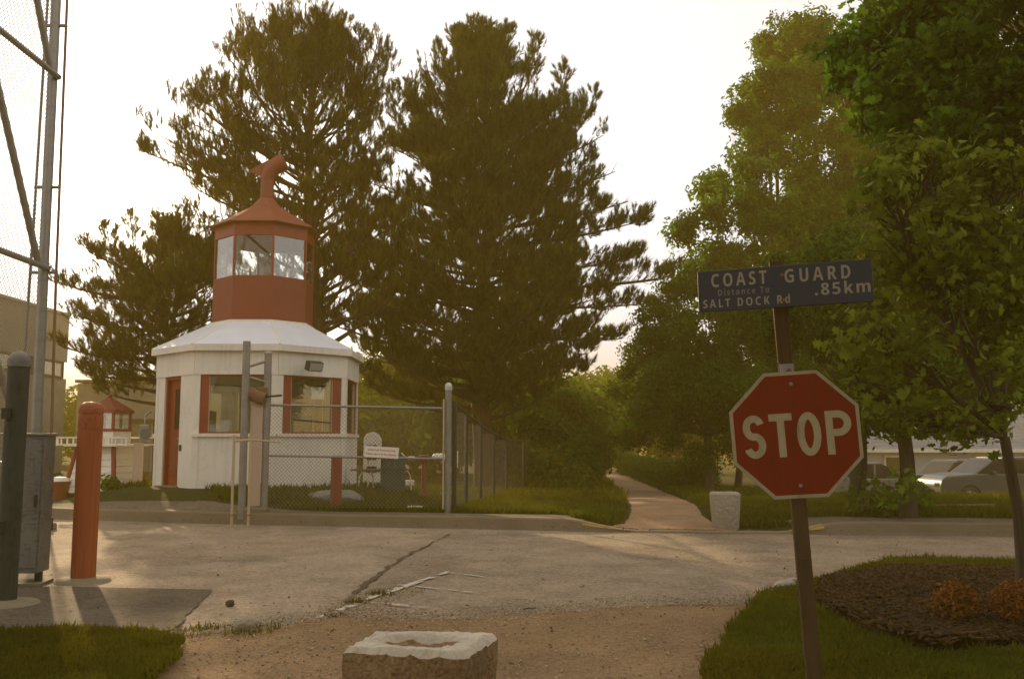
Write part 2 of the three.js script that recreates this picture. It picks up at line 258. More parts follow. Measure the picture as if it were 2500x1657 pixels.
structure('trail', sheet([-1, -0.5, 0, 0.5, 1], [0.19, ...spread(0.3, 50, 0.5)], (u, b) => { const z0 = kerbZ(3) - b, d = -z0, x = trailX(d) + u * trailW(d) * (1 + 0.1 * (fbm(d * 0.9, u, 1, 108) - 0.5)), z = b < 0.5 ? kerbZ(x) - b : z0; return [x, land(x, z) + 0.02 - 0.03 * (Math.abs(u) > 0.9 ? 1 : 0), z]; }), M.trail);
structure('car_park', sheet(spread(7, 40, 1.5), spread(23, 44.1, 1.5), (x, d) => [x, land(x, -d) + 0.03, -d]), M.walk);

// near lawns and the mulch bed
const BED = [4.1, -8.7];                                    // mounded mulch bed
const BEDLINE = [[2.56, 0.11, -8.03], [2.87, 0.11, -8.98], [3.58, 0.11, -9.87], [4.34, 0.11, -10.38], [5.39, 0.11, -10], [5.46, 0.11, -8.98], [4.64, 0.11, -7.44], [3.19, 0.11, -6.43], [2.75, 0.11, -6.26], [2.57, 0.11, -6.8], [2.52, 0.11, -7.44]].map((p) => [Math.atan2(p[2] - BED[1], p[0] - BED[0]), Math.hypot(p[0] - BED[0], p[2] - BED[1])]).sort((p, q) => p[0] - q[0]);
const bedR = (a) => { const L = BEDLINE, n = L.length; for (let i = 0; i < n; i++) { const p = L[i], q = i + 1 < n ? L[i + 1] : [L[0][0] + 6.2832, L[0][1]]; for (const w of [a, a + 6.2832, a - 6.2832]) if (w >= p[0] && w <= q[0]) return lerp(p[1], q[1], smooth(0, 1, (w - p[0]) / (q[0] - p[0]))); } return L[0][1]; };
const bedIn = (x, z) => Math.hypot(x - BED[0], z - BED[1]) / bedR(Math.atan2(z - BED[1], x - BED[0]));   // below 1 inside
const inBed = (x, z) => 1 - bedIn(x, z), bedY = (x, z) => 0.085 + 0.07 * Math.pow(Math.max(0, 1 - bedIn(x, z) ** 2), 0.6) + 0.04 * fbm(x * 3, 1, z * 3, 113);
const lawnHeight = (x, z) => (0.045 + 0.05 * fbm(x * 1.2, 1, z * 1.2, 110, 3)) * (1 - 0.9 * smooth(-0.02, 0.05, inBed(x, z)));
function lawn(xs, ts, edge, back, name, m, hf) { return structure(name, sheet(xs, ts, (x, t) => { const f = edge(x), z = lerp(f, back(x), t); return [x, t === 0 ? -0.02 : hf(x, z) * smooth(0, 0.06, t) + (t > 0.995 ? -0.02 : 0), z]; }), m); }
const leftEdge = (x) => pathAt([[-12, -6.3], [-3.75, -6.9], [-2.75, -7.1], [-2.4, -6.9], [-2.2, -6.2], [-2.1, -4]], x) + 0.12 * (fbm(x * 3, 1, 1, 111) - 0.5);
lawn([...spread(-12, -2.5, 0.1), ...spread(-2.5, -2.09, 0.05)], [0, 0.02, 0.06, ...spread(0.1, 1, 0.06), 1], leftEdge, () => 2, 'lawn_left', M.turf, lawnHeight);
const rightEdge = (x) => pathAt([[0.75, -3.6], [1.2, -5.8], [1.6, -7.0], [1.9, -7.75], [2.3, -8.7], [2.75, -9.3], [3.3, -9.85], [3.95, -10.6], [4.62, -11.15], [5.3, -11.2], [6.2, -10.7], [9, -9.4], [14, -7]], x) + 0.1 * (fbm(x * 3, 1, 1, 112) - 0.5);
lawn([...spread(0.75, 8, 0.1), ...spread(8, 14.1, 1)], [0, 0.02, 0.06, ...spread(0.1, 1, 0.05), 1], rightEdge, () => 2, 'lawn_right', M.turf, lawnHeight);
structure('mulch_bed', sheet(spread(0, 1.001, 0.1), spread(-3.1416, 3.1, 0.1).concat([3.1416]), (r, a) => { const R = bedR(a) * r, x = BED[0] + Math.cos(a) * R, z = BED[1] + Math.sin(a) * R; return [x, bedY(x, z) - (r > 0.99 ? 0.09 : 0), z]; }), M.soil);

// painted lines, crack and debris on the road
const stripe = (a, b, w, m = M.lineWhite, seed = 1, keep = 0.62) => { const A = V(...a), B = V(...b), L = A.distanceTo(B), dir = B.clone().sub(A).normalize(), side = V(-dir.z, 0, dir.x), faces = [], n = Math.ceil(L / 0.05); const P = (t, s) => { const p = A.clone().addScaledVector(dir, t * L).addScaledVector(side, s); return [p.x, 0.016, p.z]; };
  for (let i = 0; i < n; i++) for (let j = 0; j < 3; j++) { if (noise3(i * 0.45, j * 0.8, seed, 120) > keep) continue; const q = (k, l) => 0.012 * (hash(k, l, seed, 121) - 0.5), s0 = ((j / 3) - 0.5) * w, s1 = (((j + 1) / 3) - 0.5) * w; faces.push([P(i / n, s0 + q(i, j)), P((i + 1) / n, s0 + q(i + 1, j)), P((i + 1) / n, s1 + q(i + 1, j + 1)), P(i / n, s1 + q(i, j + 1))]); }
  return poly(faces); };
for (const [a, b, w, k] of [[[-1.38, 0, -8.66], [-0.85, 0, -10.14], 0.085, 0.7], [[-0.8, 0, -10.34], [-0.64, 0, -10.68], 0.07, 0.55], [[-1.15, 0, -9.63], [-0.38, 0, -9.15], 0.035, 0.55], [[-1.35, 0, -8.64], [-0.69, 0, -8.29], 0.03, 0.5], [[-0.68, 0, -10.5], [-0.13, 0, -10.02], 0.03, 0.5], [[-1.68, 0, -7.67], [-1.39, 0, -8.46], 0.06, 0.4]]) structure('road_marking', stripe(a, b, w, M.lineWhite, w * 1000, k), M.lineWhite);
{
  const C = [[-1.51, 0, -8.05], [-1.5, 0, -8.64], [-1.5, 0, -9.28], [-1.46, 0, -10.24], [-1.42, 0, -11.19], [-1.28, 0, -12.53], [-1.12, 0, -13.76], [-0.94, 0, -15.04]], L = [], R = []; const r = mulberry(5);
  for (let i = 0; i < C.length - 1; i++) for (let k = 0; k < 7; k++) { const t = k / 7, x = lerp(C[i][0], C[i + 1][0], t) + 0.06 * (r() - 0.5), z = lerp(C[i][2], C[i + 1][2], t), w = lerp(0.045, 0.012, (i + t) / 7) * (0.35 + 1.0 * r()); L.push([x - w, 0.014, z]); R.push([x + w, 0.014, z - w * 0.5]); }
  const f = []; for (let i = 0; i < L.length - 1; i++) f.push([L[i], R[i], R[i + 1], L[i + 1]]);
  structure('road_crack', poly(f), mat([0.11, 0.08, 0.045], 1));
}
function pebble(seed, r = 1) { const g = new THREE.IcosahedronGeometry(r, 1), p = g.attributes.position; for (let i = 0; i < p.count; i++) { const x = p.getX(i), y = p.getY(i), z = p.getZ(i), k = 0.72 + 0.5 * noise3(x * 1.4 / r + 5, y * 1.4 / r + 5, z * 1.4 / r + 5, seed); p.setXYZ(i, x * k, y * k * 0.68, z * k); } g.computeVertexNormals(); return metreUV(g); }
{ // loose chippings along the crack, the road edge and the lane
  const r = mulberry(9), spots = [];
  for (let i = 0; i < 9000; i++) { let x, z; const k = r(); if (k < 0.5) { x = lerp(-2.6, 3, r()); z = nearZ(x) + (r() - 0.35) * 1.1 * r(); } else if (k < 0.85) { x = lerp(-2.2, 1.6, r()); z = lerp(-8, -4.2, r()); } else { const t = r(); x = lerp(-1.45, -1.1, t) + (r() - 0.5) * 0.5; z = lerp(-8.2, -9.4, t) + (r() - 0.5) * 0.4; } if (x < 1.7 || z < rightEdge(x) - 0.1) spots.push([x, z, 0.004 + 0.013 * r() * r() * r()]); }
  const im = stuff(shade(new THREE.InstancedMesh(pebble(3), mat([0.36, 0.3, 0.22], 0.95), spots.length))), m4 = new THREE.Matrix4(), q = new THREE.Quaternion(), c = new THREE.Color();
  spots.forEach(([x, z, s], i) => { q.setFromEuler(new THREE.Euler(r() * 0.4, r() * 6, r() * 0.4)); m4.compose(V(x, 0.014, z), q, V(s, s, s)); im.setMatrixAt(i, m4); const k = 0.5 + 0.9 * r(); im.setColorAt(i, c.setRGB(k, k * 0.95, k * 0.86)); });
  im.name = 'gravel'; tag(im, 'loose stone chippings along the ragged asphalt edge and lane', 'gravel'); scene.add(im);
}

// grass blades
function grassTuft(seed, n, h, spreadR) { const r = mulberry(seed), pos = [], nor = []; for (let i = 0; i < n; i++) { const a = r() * 6.28, x = (r() - 0.5) * spreadR, z = (r() - 0.5) * spreadR, l = h * (0.5 + 0.7 * r()), b = l * (0.25 + 0.5 * r()), w = 0.006 + 0.004 * r(), cx = Math.cos(a), cz = Math.sin(a); const p0 = [x - cz * w, 0, z + cx * w], p1 = [x + cz * w, 0, z - cx * w], m0 = [x + cx * b * 0.35 - cz * w * 0.7, l * 0.6, z + cz * b * 0.35 + cx * w * 0.7], m1 = [x + cx * b * 0.35 + cz * w * 0.7, l * 0.6, z + cz * b * 0.35 - cx * w * 0.7], t = [x + cx * b, l, z + cz * b]; pos.push(...p0, ...p1, ...m1, ...p0, ...m1, ...m0, ...m0, ...m1, ...t); } const g = new THREE.BufferGeometry(); g.setAttribute('position', new THREE.Float32BufferAttribute(pos, 3)); g.computeVertexNormals(); return g; }
function scatter(name, label, category, geo, m, places, tint) { // places: [x, y, z, scale, yaw, leanX, leanZ]
  const im = stuff(shade(new THREE.InstancedMesh(geo, m, places.length))), m4 = new THREE.Matrix4(), q = new THREE.Quaternion(), c = new THREE.Color();
  places.forEach((p, i) => { q.setFromEuler(new THREE.Euler(p[5] ?? 0, p[4], p[6] ?? 0)); m4.compose(V(p[0], p[1], p[2]), q, V(p[3], p[3], p[3])); im.setMatrixAt(i, m4); im.setColorAt(i, c.setRGB(...tint(p, i))); });
  im.name = numbered(name); tag(im, label, category); scene.add(im); return im;
}
{
  const r = mulberry(21), tuft = grassTuft(31, 14, 0.1, 0.22), gtint = (p) => { const k = 0.65 + 0.7 * fbm(p[0] * 1.1, 1, p[2] * 1.1, 130, 3), y = fbm(p[0] * 0.7, 9, p[2] * 0.7, 131, 2); return [k * (0.9 + 0.5 * y), k, k * 0.85]; };
  const far = [];
  for (let i = 0; i < 60000 && far.length < 26000; i++) {
    const b = 0.7 + 30 * Math.pow(r(), 1.7), x = lerp(-10.5, 13, r()), z = kerbZ(x) - b, d = -z;
    if (Math.abs(x) > d * 0.6) continue;
    if (b < 1.05 + 0.25 * fbm(x * 1.5, 2, 3, 107) && (x < 1.1 || x > 4.5)) continue;
    if (x < -5.4 && b < 1.0 + 2.1 * smooth(-5.2, -7.2, x) && b < 3) continue;
    if (Math.abs(x - trailX(d)) < trailW(d) * 1.02 + 0.03) continue;
    if (Math.hypot(x - HUT[0], z - HUT[1]) < 2.4) continue;
    if (x > 7.5 && d > 23.5) continue;
    far.push([x, land(x, z) - 0.01, z, (0.7 + 0.8 * r()) * (b > 8 ? 1.5 : 1), r() * 6.28, (r() - 0.5) * 0.3, (r() - 0.5) * 0.3]);
  }
  scatter('grass', 'mown green grass on the verge and mound beyond the kerb', 'grass', tuft, M.grass, far, gtint);
  const near = [];
  for (let i = 0; i < 34000; i++) { const x = lerp(-6.5, -2.12, r()), e = leftEdge(x), z = e + 0.02 + (-2.2 - e) * Math.pow(r(), 1.3); if (fbm(x * 1.6, 1, z * 1.6, 133, 3) < 0.27) continue; near.push([x, lawnHeight(x, z) - 0.015, z, (0.22 + 0.4 * r()) * (0.5 + 1.1 * fbm(x * 2.3, 4, z * 2.3, 135, 2)), r() * 6.28, (r() - 0.5) * 0.8, (r() - 0.5) * 0.4]); }
  scatter('grass', 'short trampled grass at the near left beside the gravel lane', 'grass', tuft, M.grass, near, gtint);
  const nr = [];
  for (let i = 0; i < 40000; i++) { const x = lerp(0.9, 7, r()), e = rightEdge(x), z = e + 0.02 + (-2.6 - e) * Math.pow(r(), 1.15); if (inBed(x, z) > 0.02) continue; nr.push([x, lawnHeight(x, z) - 0.015, z, (0.24 + 0.4 * r()) * (0.5 + 1.1 * fbm(x * 2.3, 4, z * 2.3, 136, 2)), r() * 6.28, (r() - 0.5) * 0.8, (r() - 0.5) * 0.4]); }
  scatter('grass', 'shaded lawn grass under the road sign round the mulch bed', 'grass', tuft, M.grass, nr, gtint);
  const wd = [];
  for (const [cx, cz, s, n] of [[-1.4, -8.6, 0.14, 14], [-1.25, -9.0, 0.1, 9], [-2.1, -7.35, 0.4, 24], [-2.5, -7.25, 0.35, 22]]) for (let i = 0; i < n; i++) wd.push([cx + (r() - 0.5) * s * 1.6, 0.005, cz + (r() - 0.5) * s, 0.2 + 0.4 * r(), r() * 6.28]);
  scatter('weeds', 'tufts of weeds growing out of the road crack and broken edge', 'weeds', tuft, M.grass, wd, gtint);
  const lit = [];
  for (let i = 0; i < 1500; i++) { const k = r(); let x, z, y = 0.02; if (k < 0.45) { x = lerp(-9, 9, r()); z = kerbZ(x) + 0.05 + 1.6 * r() * r() * r(); } else if (k < 0.7) { x = lerp(-5, 5.5, r()); z = lerp(nearZ(x), kerbZ(x), r()); } else { x = lerp(-2.2, 2.6, r()); z = lerp(-8.4, -4, r()); } if (x > 1.2 && z > rightEdge(x) || z > kerbZ(x) || x < -1.2 && z > leftEdge(x)) y = 0.07; lit.push([x, y, z, 0.4 + 0.9 * r(), r() * 6.28, (r() - 0.5) * 0.7, (r() - 0.5) * 0.7]); }
  const lg = new THREE.BufferGeometry(); lg.setAttribute('position', new THREE.Float32BufferAttribute([-0.02, 0, 0, 0, 0.004, 0.011, 0, 0.002, -0.011, 0, 0.004, 0.011, 0.024, 0.006, 0, 0, 0.002, -0.011], 3)); lg.computeVertexNormals();
  scatter('leaf_litter', 'small dry leaves blown along the kerb and over the lane', 'leaf litter', lg, mat([0.2, 0.12, 0.05], 1), lit, () => { const k = 0.3 + 1.1 * r(); return [k, k * 0.9, k * 0.75]; });
  const chip = new THREE.BoxGeometry(0.05, 0.008, 0.016), mul = [];
  for (let i = 0; i < 9000; i++) { const a = (r() - 0.5) * 6.28, q = Math.sqrt(r()) * 0.97 * bedR(a), x = BED[0] + Math.cos(a) * q, z = BED[1] + Math.sin(a) * q; mul.push([x, bedY(x, z) + 0.005, z, 0.5 + r(), r() * 6.28, (r() - 0.5) * 0.9, (r() - 0.5) * 0.9]); }
  scatter('mulch', 'dark bark mulch covering the planting bed', 'mulch', chip, mat([0.055, 0.033, 0.014], 1), mul, () => { const k = 0.5 + r(); return [k, k * 0.9, k * 0.8]; });
}

// ------------------------------------------------------------------ lighthouse-shaped gatehouse
{
  const hut = thing('lighthouse_gatehouse', 'octagonal white gatehouse with red glazed lantern tower on its roof', 'gatehouse', [HUT[0], 0.47, HUT[1]], THREE.MathUtils.degToRad(23.4));
  const cor = (k, R, y) => { const a = (k * Math.PI) / 4; return [R * Math.sin(a), y, R * Math.cos(a)]; };
  const on = (k, R, s, y, out = 0) => { const a = cor(k, R, y), b = cor(k + 1, R, y), m = (k + 0.5) * Math.PI / 4; return [lerp(a[0], b[0], s) + Math.sin(m) * out, y, lerp(a[2], b[2], s) + Math.cos(m) * out]; };
  const pan = (k, R, s0, s1, y0, y1, th, out = 0) => slab([on(k, R, s0, y0, out), on(k, R, s1, y0, out), on(k, R, s1, y1, out), on(k, R, s0, y1, out)], th);
  const R = 2.26, WB = 1.15, WT = 2.37, HT = 2.89;
  part('floor_slab', [new THREE.CylinderGeometry(R - 0.02, R - 0.02, 0.3, 8).rotateY(0).translate(0, -0.13, 0)], M.concrete, hut);
  part('ceiling', [new THREE.CylinderGeometry(R - 0.12, R - 0.12, 0.03, 8).translate(0, 2.6, 0)], M.white, hut);
  const blank = [3];
  for (let k = -3; k <= 4; k++) {
    const door = k === -2;
    part('header_panel', pan(k, R, 0, 1, WT, HT, 0.09, 0.02), M.white, hut);
    part('corner_post', slab([cor(k, R + 0.005, 0), on(k, R + 0.005, 0.075, 0, 0.006), on(k, R + 0.005, 0.075, WT, 0.006), cor(k, R + 0.005, WT)], 0.1), M.white, hut);
    part('corner_post', slab([on(k - 1, R + 0.005, 0.925, 0, 0.006), cor(k, R + 0.005, 0), cor(k, R + 0.005, WT), on(k - 1, R + 0.005, 0.925, WT, 0.006)], 0.1), M.white, hut);
    if (door) {
      part('wall_panel', pan(k, R, 0.075, 0.24, 0, WT, 0.1), M.white, hut);
      part('wall_panel', pan(k, R, 0.66, 0.925, 0, WT, 0.1), M.white, hut);
      const d = part('door', pan(k, R, 0.24, 0.66, 0.05, WT, 0.05, -0.11), M.red, hut);
      part('door_frame', [pan(k, R, 0.24, 0.275, 0.05, WT, 0.08, -0.03), pan(k, R, 0.625, 0.66, 0.05, WT, 0.08, -0.03), pan(k, R, 0.275, 0.625, WT - 0.07, WT, 0.08, -0.03)], M.red, hut);
      part('pane', pan(k, R, 0.42, 0.56, 1.25, 2.1, 0.02, -0.095), M.glassDark, d);
      part('panel', pan(k, R, 0.35, 0.57, 0.25, 1.02, 0.02, -0.098), M.redDull, d);
      const h = on(k, R, 0.59, 1.05, -0.05); part('handle', [box(0.13, 0.025, 0.025, h, (k + 0.5) * Math.PI / 4)], M.steel, d);
      part('threshold', pan(k, R, 0.2, 0.7, -0.1, 0.05, 0.2, 0.1), M.concrete, hut);
      const b = on(k, R, 0.72, 0.85, 0.02); part('keypad', rbox(0.06, 0.13, 0.03, 0.01, b, (k + 0.5) * Math.PI / 4), M.steelDark, hut);
      continue;
    }
    if (blank.includes(k)) { part('wall_panel', pan(k, R, 0.075, 0.925, 0, WT, 0.1), M.white, hut); continue; }
    part('wall_panel', pan(k, R, 0.075, 0.5, 0, WB - 0.07, 0.1), M.white, hut);
    part('wall_panel', pan(k, R, 0.502, 0.925, 0, WB - 0.07, 0.1), M.white, hut);
    part('sill', pan(k, R, -0.004, 1.004, WB - 0.07, WB, 0.17, 0.05), M.white, hut);
    const jl = k === -1 ? 0.1 : k === 0 ? 0.12 : 0.06, jr = k === -1 ? 0.04 : 0.12;
    const w = part('window', [pan(k, R, 0.075, 0.075 + jl, WB, WT, 0.1, -0.02), pan(k, R, 0.925 - jr, 0.925, WB, WT, 0.1, -0.02), pan(k, R, 0.075 + jl, 0.925 - jr, WB, WB + 0.035, 0.1, -0.02), pan(k, R, 0.075 + jl, 0.925 - jr, WT - 0.035, WT, 0.1, -0.02)], M.red, hut);
    part('pane', pan(k, R, 0.075 + jl, 0.925 - jr, WB + 0.035, WT - 0.035, 0.006, -0.055), M.glass, w);
    part('glazing_bead', pan(k, R, 0.075 + jl, 0.085 + jl, WB + 0.036, WT - 0.036, 0.03, -0.03), M.buff, w); part('glazing_bead', pan(k, R, 0.915 - jr, 0.925 - jr, WB + 0.036, WT - 0.036, 0.03, -0.03), M.buff, w);
  }
  // furnishing seen through the glass
  const inside = part('desk', [box(1.5, 0.04, 0.6, [0.3, 0.9, 1.2], 0.4), box(0.05, 0.9, 0.5, [-0.3, 0.45, 1.4], 0.4), box(0.05, 0.9, 0.5, [0.95, 0.45, 0.9], 0.4)], M.beige, hut);
  part('monitor', [rbox(0.5, 0.34, 0.04, 0.01, [0.75, 1.38, 1.15], 0.5), box(0.05, 0.3, 0.05, [0.75, 1.07, 1.13], 0.5)], M.dark, hut);
  part('wall_cupboard', [box(0.8, 1.6, 0.35, [-1.3, 0.85, 0.5], 1.2)], M.wood, hut);
  { const ch = part('office_chair', [rbox(0.46, 0.5, 0.08, 0.03, [0.2, 1.05, 0.55], 0.4)], M.dark, hut); part('seat', [rbox(0.46, 0.08, 0.46, 0.03, [0.1, 0.55, 0.75], 0.4)], M.dark, ch); part('column', [cyl(0.03, 0.03, 0.5, 8, [0.1, 0.05, 0.75])], M.dark, ch); part('spine', [box(0.08, 0.5, 0.03, [0.22, 0.78, 0.5], 0.4)], M.dark, ch); }
  const notice = part('notice', [box(0.34, 0.26, 0.006, on(0, R, 0.6, 2.02, -0.08), Math.PI / 8)], mat([0.6, 0.6, 0.56], 0.8), hut);
  // roof
  const RE = 2.38, RT = 1.15, EY = 3.0, TY = 3.62;
  for (let k = -3; k <= 4; k++) {
    part('roof_panel', slab([cor(k, RE, EY), cor(k + 1, RE, EY), cor(k + 1, RT, TY), cor(k, RT, TY)], 0.04), M.roofWhite, hut);
    const a = V(...cor(k, RE, EY)), b = V(...cor(k, RT, TY)); part('ridge_cap', tube([a, b], 0.022, 0.022, 6), M.white, hut);
    part('fascia_board', pan(k, RE + 0.012, 0, 1, 2.86, EY - 0.012, 0.03), M.white, hut);
    part('soffit', slab([cor(k, RE - 0.03, 2.88), cor(k, R - 0.1, 2.88), cor(k + 1, R - 0.1, 2.88), cor(k + 1, RE - 0.03, 2.88)], 0.02), M.white, hut);
    part('base_flashing', pan(k, RT + 0.03, 0, 1, TY - 0.03, TY + 0.035, 0.04), M.white, hut);
    // lantern tower
    part('tower_panel', pan(k, RT - 0.01, 0, 1, TY, 4.62, 0.05), M.redDull, hut);
    part('tower_band', pan(k, RT - 0.01, 0, 1, 5.6, 5.9, 0.05), M.red, hut);
    const w = part('tower_window', [pan(k, RT - 0.01, 0, 0.035, 4.62, 5.6, 0.05), pan(k, RT - 0.01, 0.965, 1, 4.62, 5.6, 0.05), pan(k, RT - 0.01, 0.035, 0.965, 4.62, 4.65, 0.05), pan(k, RT - 0.01, 0.035, 0.965, 5.57, 5.6, 0.05)], M.red, hut);
    part('pane', pan(k, RT - 0.01, 0.035, 0.965, 4.65, 5.57, 0.006, -0.03), M.glass, w);
    part('tower_roof_panel', slab([cor(k, 1.3, 5.86), cor(k + 1, 1.3, 5.86), cor(k + 1, 0.36, 6.43), cor(k, 0.36, 6.43)], 0.02), M.redDull, hut);
    part('tower_roof_panel', slab([cor(k, 0.36, 6.43), cor(k + 1, 0.36, 6.43), cor(k + 1, 0.15, 6.68), cor(k, 0.15, 6.68)], 0.02), M.redDull, hut);
    part('tower_soffit', slab([cor(k, 1.28, 5.845), cor(k, 1.06, 5.87), cor(k + 1, 1.06, 5.87), cor(k + 1, 1.28, 5.845)], 0.01), M.redDull, hut);
  }
  part('tower_floor', [new THREE.CylinderGeometry(1.08, 1.08, 0.04, 8).translate(0, 4.5, 0)], M.redDull, hut);
  part('lamp_housing', [lathe([[0, 0.62], [0.1, 0.6], [0.13, 0.5], [0.13, 0.12], [0.18, 0.06], [0.18, 0], [0, 0]], 16, [0, 4.52, 0])], M.steel, hut);
  // vent pipe with a swivelling cowl: hood mouth up to one side, tail fin on the other
  part('vent_pipe', [cyl(0.155, 0.15, 0.62, 20, [0, 6.62, 0]), cyl(0.17, 0.17, 0.03, 20, [0, 6.66, 0])], M.redDull, hut);
  const side = V(1, 0, 0).applyAxisAngle(V(0, 1, 0), THREE.MathUtils.degToRad(-23.4)), P = (u, y) => [side.x * u, y, side.z * u];
  const cowl = part('cowl', [tube([P(-0.02, 7.06), P(0.0, 7.18), P(0.07, 7.32), P(0.17, 7.43), P(0.28, 7.5)], 0.152, 0.205, 18), tube([P(0.27, 7.495), P(0.4, 7.56)], 0.205, 0.2, 18)], M.redDull, hut);
  const f = [P(0.26, 7.7), P(-0.08, 7.55), P(-0.42, 7.36), P(-0.44, 7.3), P(-0.26, 7.25), P(-0.12, 7.2)];
  part('tail_fin', slab(f, 0.02), M.redDull, cowl);
}
{ // floodlight on the front-right wall
  const t = thing('floodlight', 'grey rectangular floodlight on the gatehouse wall above its right window', 'floodlight', [-4.26, 3.03, -19.62], THREE.MathUtils.degToRad(45));
  part('housing', [rbox(0.36, 0.2, 0.16, 0.02, [0, 0, 0.13], 0, 0.35), box(0.1, 0.14, 0.12, [0, 0.03, 0.02])], M.steelDark, t);
  part('lens', [rbox(0.31, 0.155, 0.012, 0.004, [0, -0.03, 0.212], 0, 0.35)], mat([0.42, 0.4, 0.35], 0.25), t);
}
{ // electric meter beside the door
  const t = thing('electric_meter', 'round grey electric meter on a pale cabinet left of the gatehouse door', 'meter', [-8.28, 0.28, -20.9], 0.3);
  part('cabinet', [rbox(0.2, 1.15, 0.18, 0.015, [-0.05, 0.57, 0])], M.beige, t);
  part('meter_box', [rbox(0.22, 0.42, 0.14, 0.03, [0.06, 1.34, 0.02])], M.steel, t);
  part('dial', [put(new THREE.CylinderGeometry(0.1, 0.11, 0.1, 20), [0.07, 1.36, 0.13], 0, Math.PI / 2)], M.cabinet, t);
  part('conduit', [tube([[0.06, 1.54, 0], [0.06, 1.75, 0], [0.16, 1.85, -0.1]], 0.025, 0.025, 8)], M.steel, t);
}

// ------------------------------------------------------------------ chain-link fences and gates
function chainLink(w, h, pitch = 0.075, r = 0.0026) {      // diagonal wires clipped to a w x h panel in the xy plane
  const pos = [], idx = [];
  const wire = (a, b, zo) => { const dx = b[0] - a[0], dy = b[1] - a[1], l = Math.hypot(dx, dy); if (l < 0.02) return; const nx = (-dy / l) * r, ny = (dx / l) * r, o = pos.length / 3; for (const p of [a, b]) pos.push(p[0] + nx, p[1] + ny, zo - r * 0.6, p[0] - nx, p[1] - ny, zo - r * 0.6, p[0], p[1], zo + r); idx.push(o, o + 3, o + 1, o + 1, o + 3, o + 4, o + 1, o + 4, o + 2, o + 2, o + 4, o + 5, o + 2, o + 5, o, o, o + 5, o + 3); };
  for (let c = -h; c < w; c += pitch) { wire([Math.max(c, 0), Math.max(0, -c)], [Math.min(c + h, w), Math.min(h, w - c)], r); const a = Math.max(c, 0), b = Math.min(c + h, w); wire([a, h - Math.max(0, -c)], [b, h - Math.min(h, w - c)], -r); }
  const g = new THREE.BufferGeometry(); g.setAttribute('position', new THREE.Float32BufferAttribute(pos, 3)); g.setIndex(idx); const n = flat(g); n.computeVertexNormals(); return metreUV(n);
}
const between = (a, b) => [b[0] - a[0], 0, b[2] - a[2]];
{ // gate leaf across the drive to the gatehouse
  const A = [-4.42, 0.22, -16.9], B = [-1.24, 0.2, -16.95], L = Math.hypot(B[0] - A[0], B[2] - A[2]);
  const t = thing('chain_link_gate', 'low galvanised chain-link gate in front of the gatehouse', 'gate', A, Math.atan2(-(B[2] - A[2]), B[0] - A[0]));
  stuff(part('mesh', chainLink(L, 1.85, 0.07), M.wire, t)).position.set(0, 0.05, 0);
  part('rail', tube([[0, 1.89, 0], [L, 1.83, 0]], 0.022, 0.022, 10), M.steel, t);
  part('rail', tube([[0, 0.98, 0.01], [L, 0.92, 0.01]], 0.02, 0.02, 10), M.steel, t);
  part('upright', tube([[L, 0.03, 0.03], [L, 2.0, 0.03]], 0.017, 0.017, 8), M.buff, t);
  part('upright', tube([[0.02, 0.05, 0.02], [0.02, 1.89, 0.02]], 0.02, 0.02, 8), M.steel, t);
}
{ // sliding-gate post frame with a narrow pale board
  const t = thing('gate_post_frame', 'tall twin-pipe gate post frame with a pale board between the pipes', 'gate post', [-4.66, 0.19, -16.75]);
  part('post', tube([[-0.13, -0.1, 0.05], [-0.13, 3.06, 0.05]], 0.068, 0.068, 14), M.steel, t);
  part('post', tube([[0.21, -0.1, -0.15], [0.21, 2.86, -0.15]], 0.066, 0.066, 14), M.steel, t);
  part('post_cap', new THREE.SphereGeometry(0.075, 14, 8, 0, 6.3, 0, 1.6).translate(0.21, 2.84, -0.15), M.steel, t);
  part('arm', tube([[-0.1, 2.6, 0.03], [0.2, 2.72, -0.12]], 0.025, 0.025, 8), M.steel, t);
  part('arm', tube([[-0.1, 2.42, 0.03], [0.2, 2.33, -0.12]], 0.025, 0.025, 8), M.steel, t);
  const o = part('opener', [put(new THREE.CylinderGeometry(0.12, 0.12, 0.34, 16), [0.04, 2.08, -0.03], 0, 0, 1.2), rbox(0.2, 0.16, 0.2, 0.03, [0.14, 2.16, -0.1])], M.rust, t);
  part('drive_shaft', tube([[0.15, 2.06, -0.06], [0.5, 2.09, -0.06]], 0.02, 0.02, 8), M.steelDark, o);
  part('board', [box(0.2, 1.88, 0.03, [0.06, 1.06, -0.05], 0.35)], M.beige, t);
  part('batten', [box(0.03, 1.86, 0.035, [-0.025, 1.06, -0.015], 0.35)], M.buff, t);
  part('footing', [rbox(0.5, 0.14, 0.36, 0.03, [0.05, 0.02, -0.08])], M.concrete, t);
}
{ // thin buff-painted hoop at the kerb
  const t = thing('hoop_barrier', 'thin buff-painted pipe hoop standing on the kerb before the gate post', 'barrier', [-4.71, 0.0, -16.32]);
  part('leg', tube([[-0.14, 0, 0], [-0.14, 1.56, 0]], 0.024, 0.024, 10), M.buff, t);
  part('leg', tube([[0.15, 0, 0], [0.15, 1.58, 0]], 0.024, 0.024, 10), M.buff, t);
  part('crossbar', tube([[-0.16, 1.46, 0], [0.17, 1.48, 0]], 0.022, 0.022, 8), M.buff, t);
  part('crossbar', tube([[0.15, 1.48, 0], [0.6, 1.44, -0.3]], 0.016, 0.016, 8), M.buff, t);
  for (const x of [-0.14, 0.15]) part('weld_plate', [box(0.1, 0.012, 0.08, [x, 0.19, 0])], M.rust, t);
}
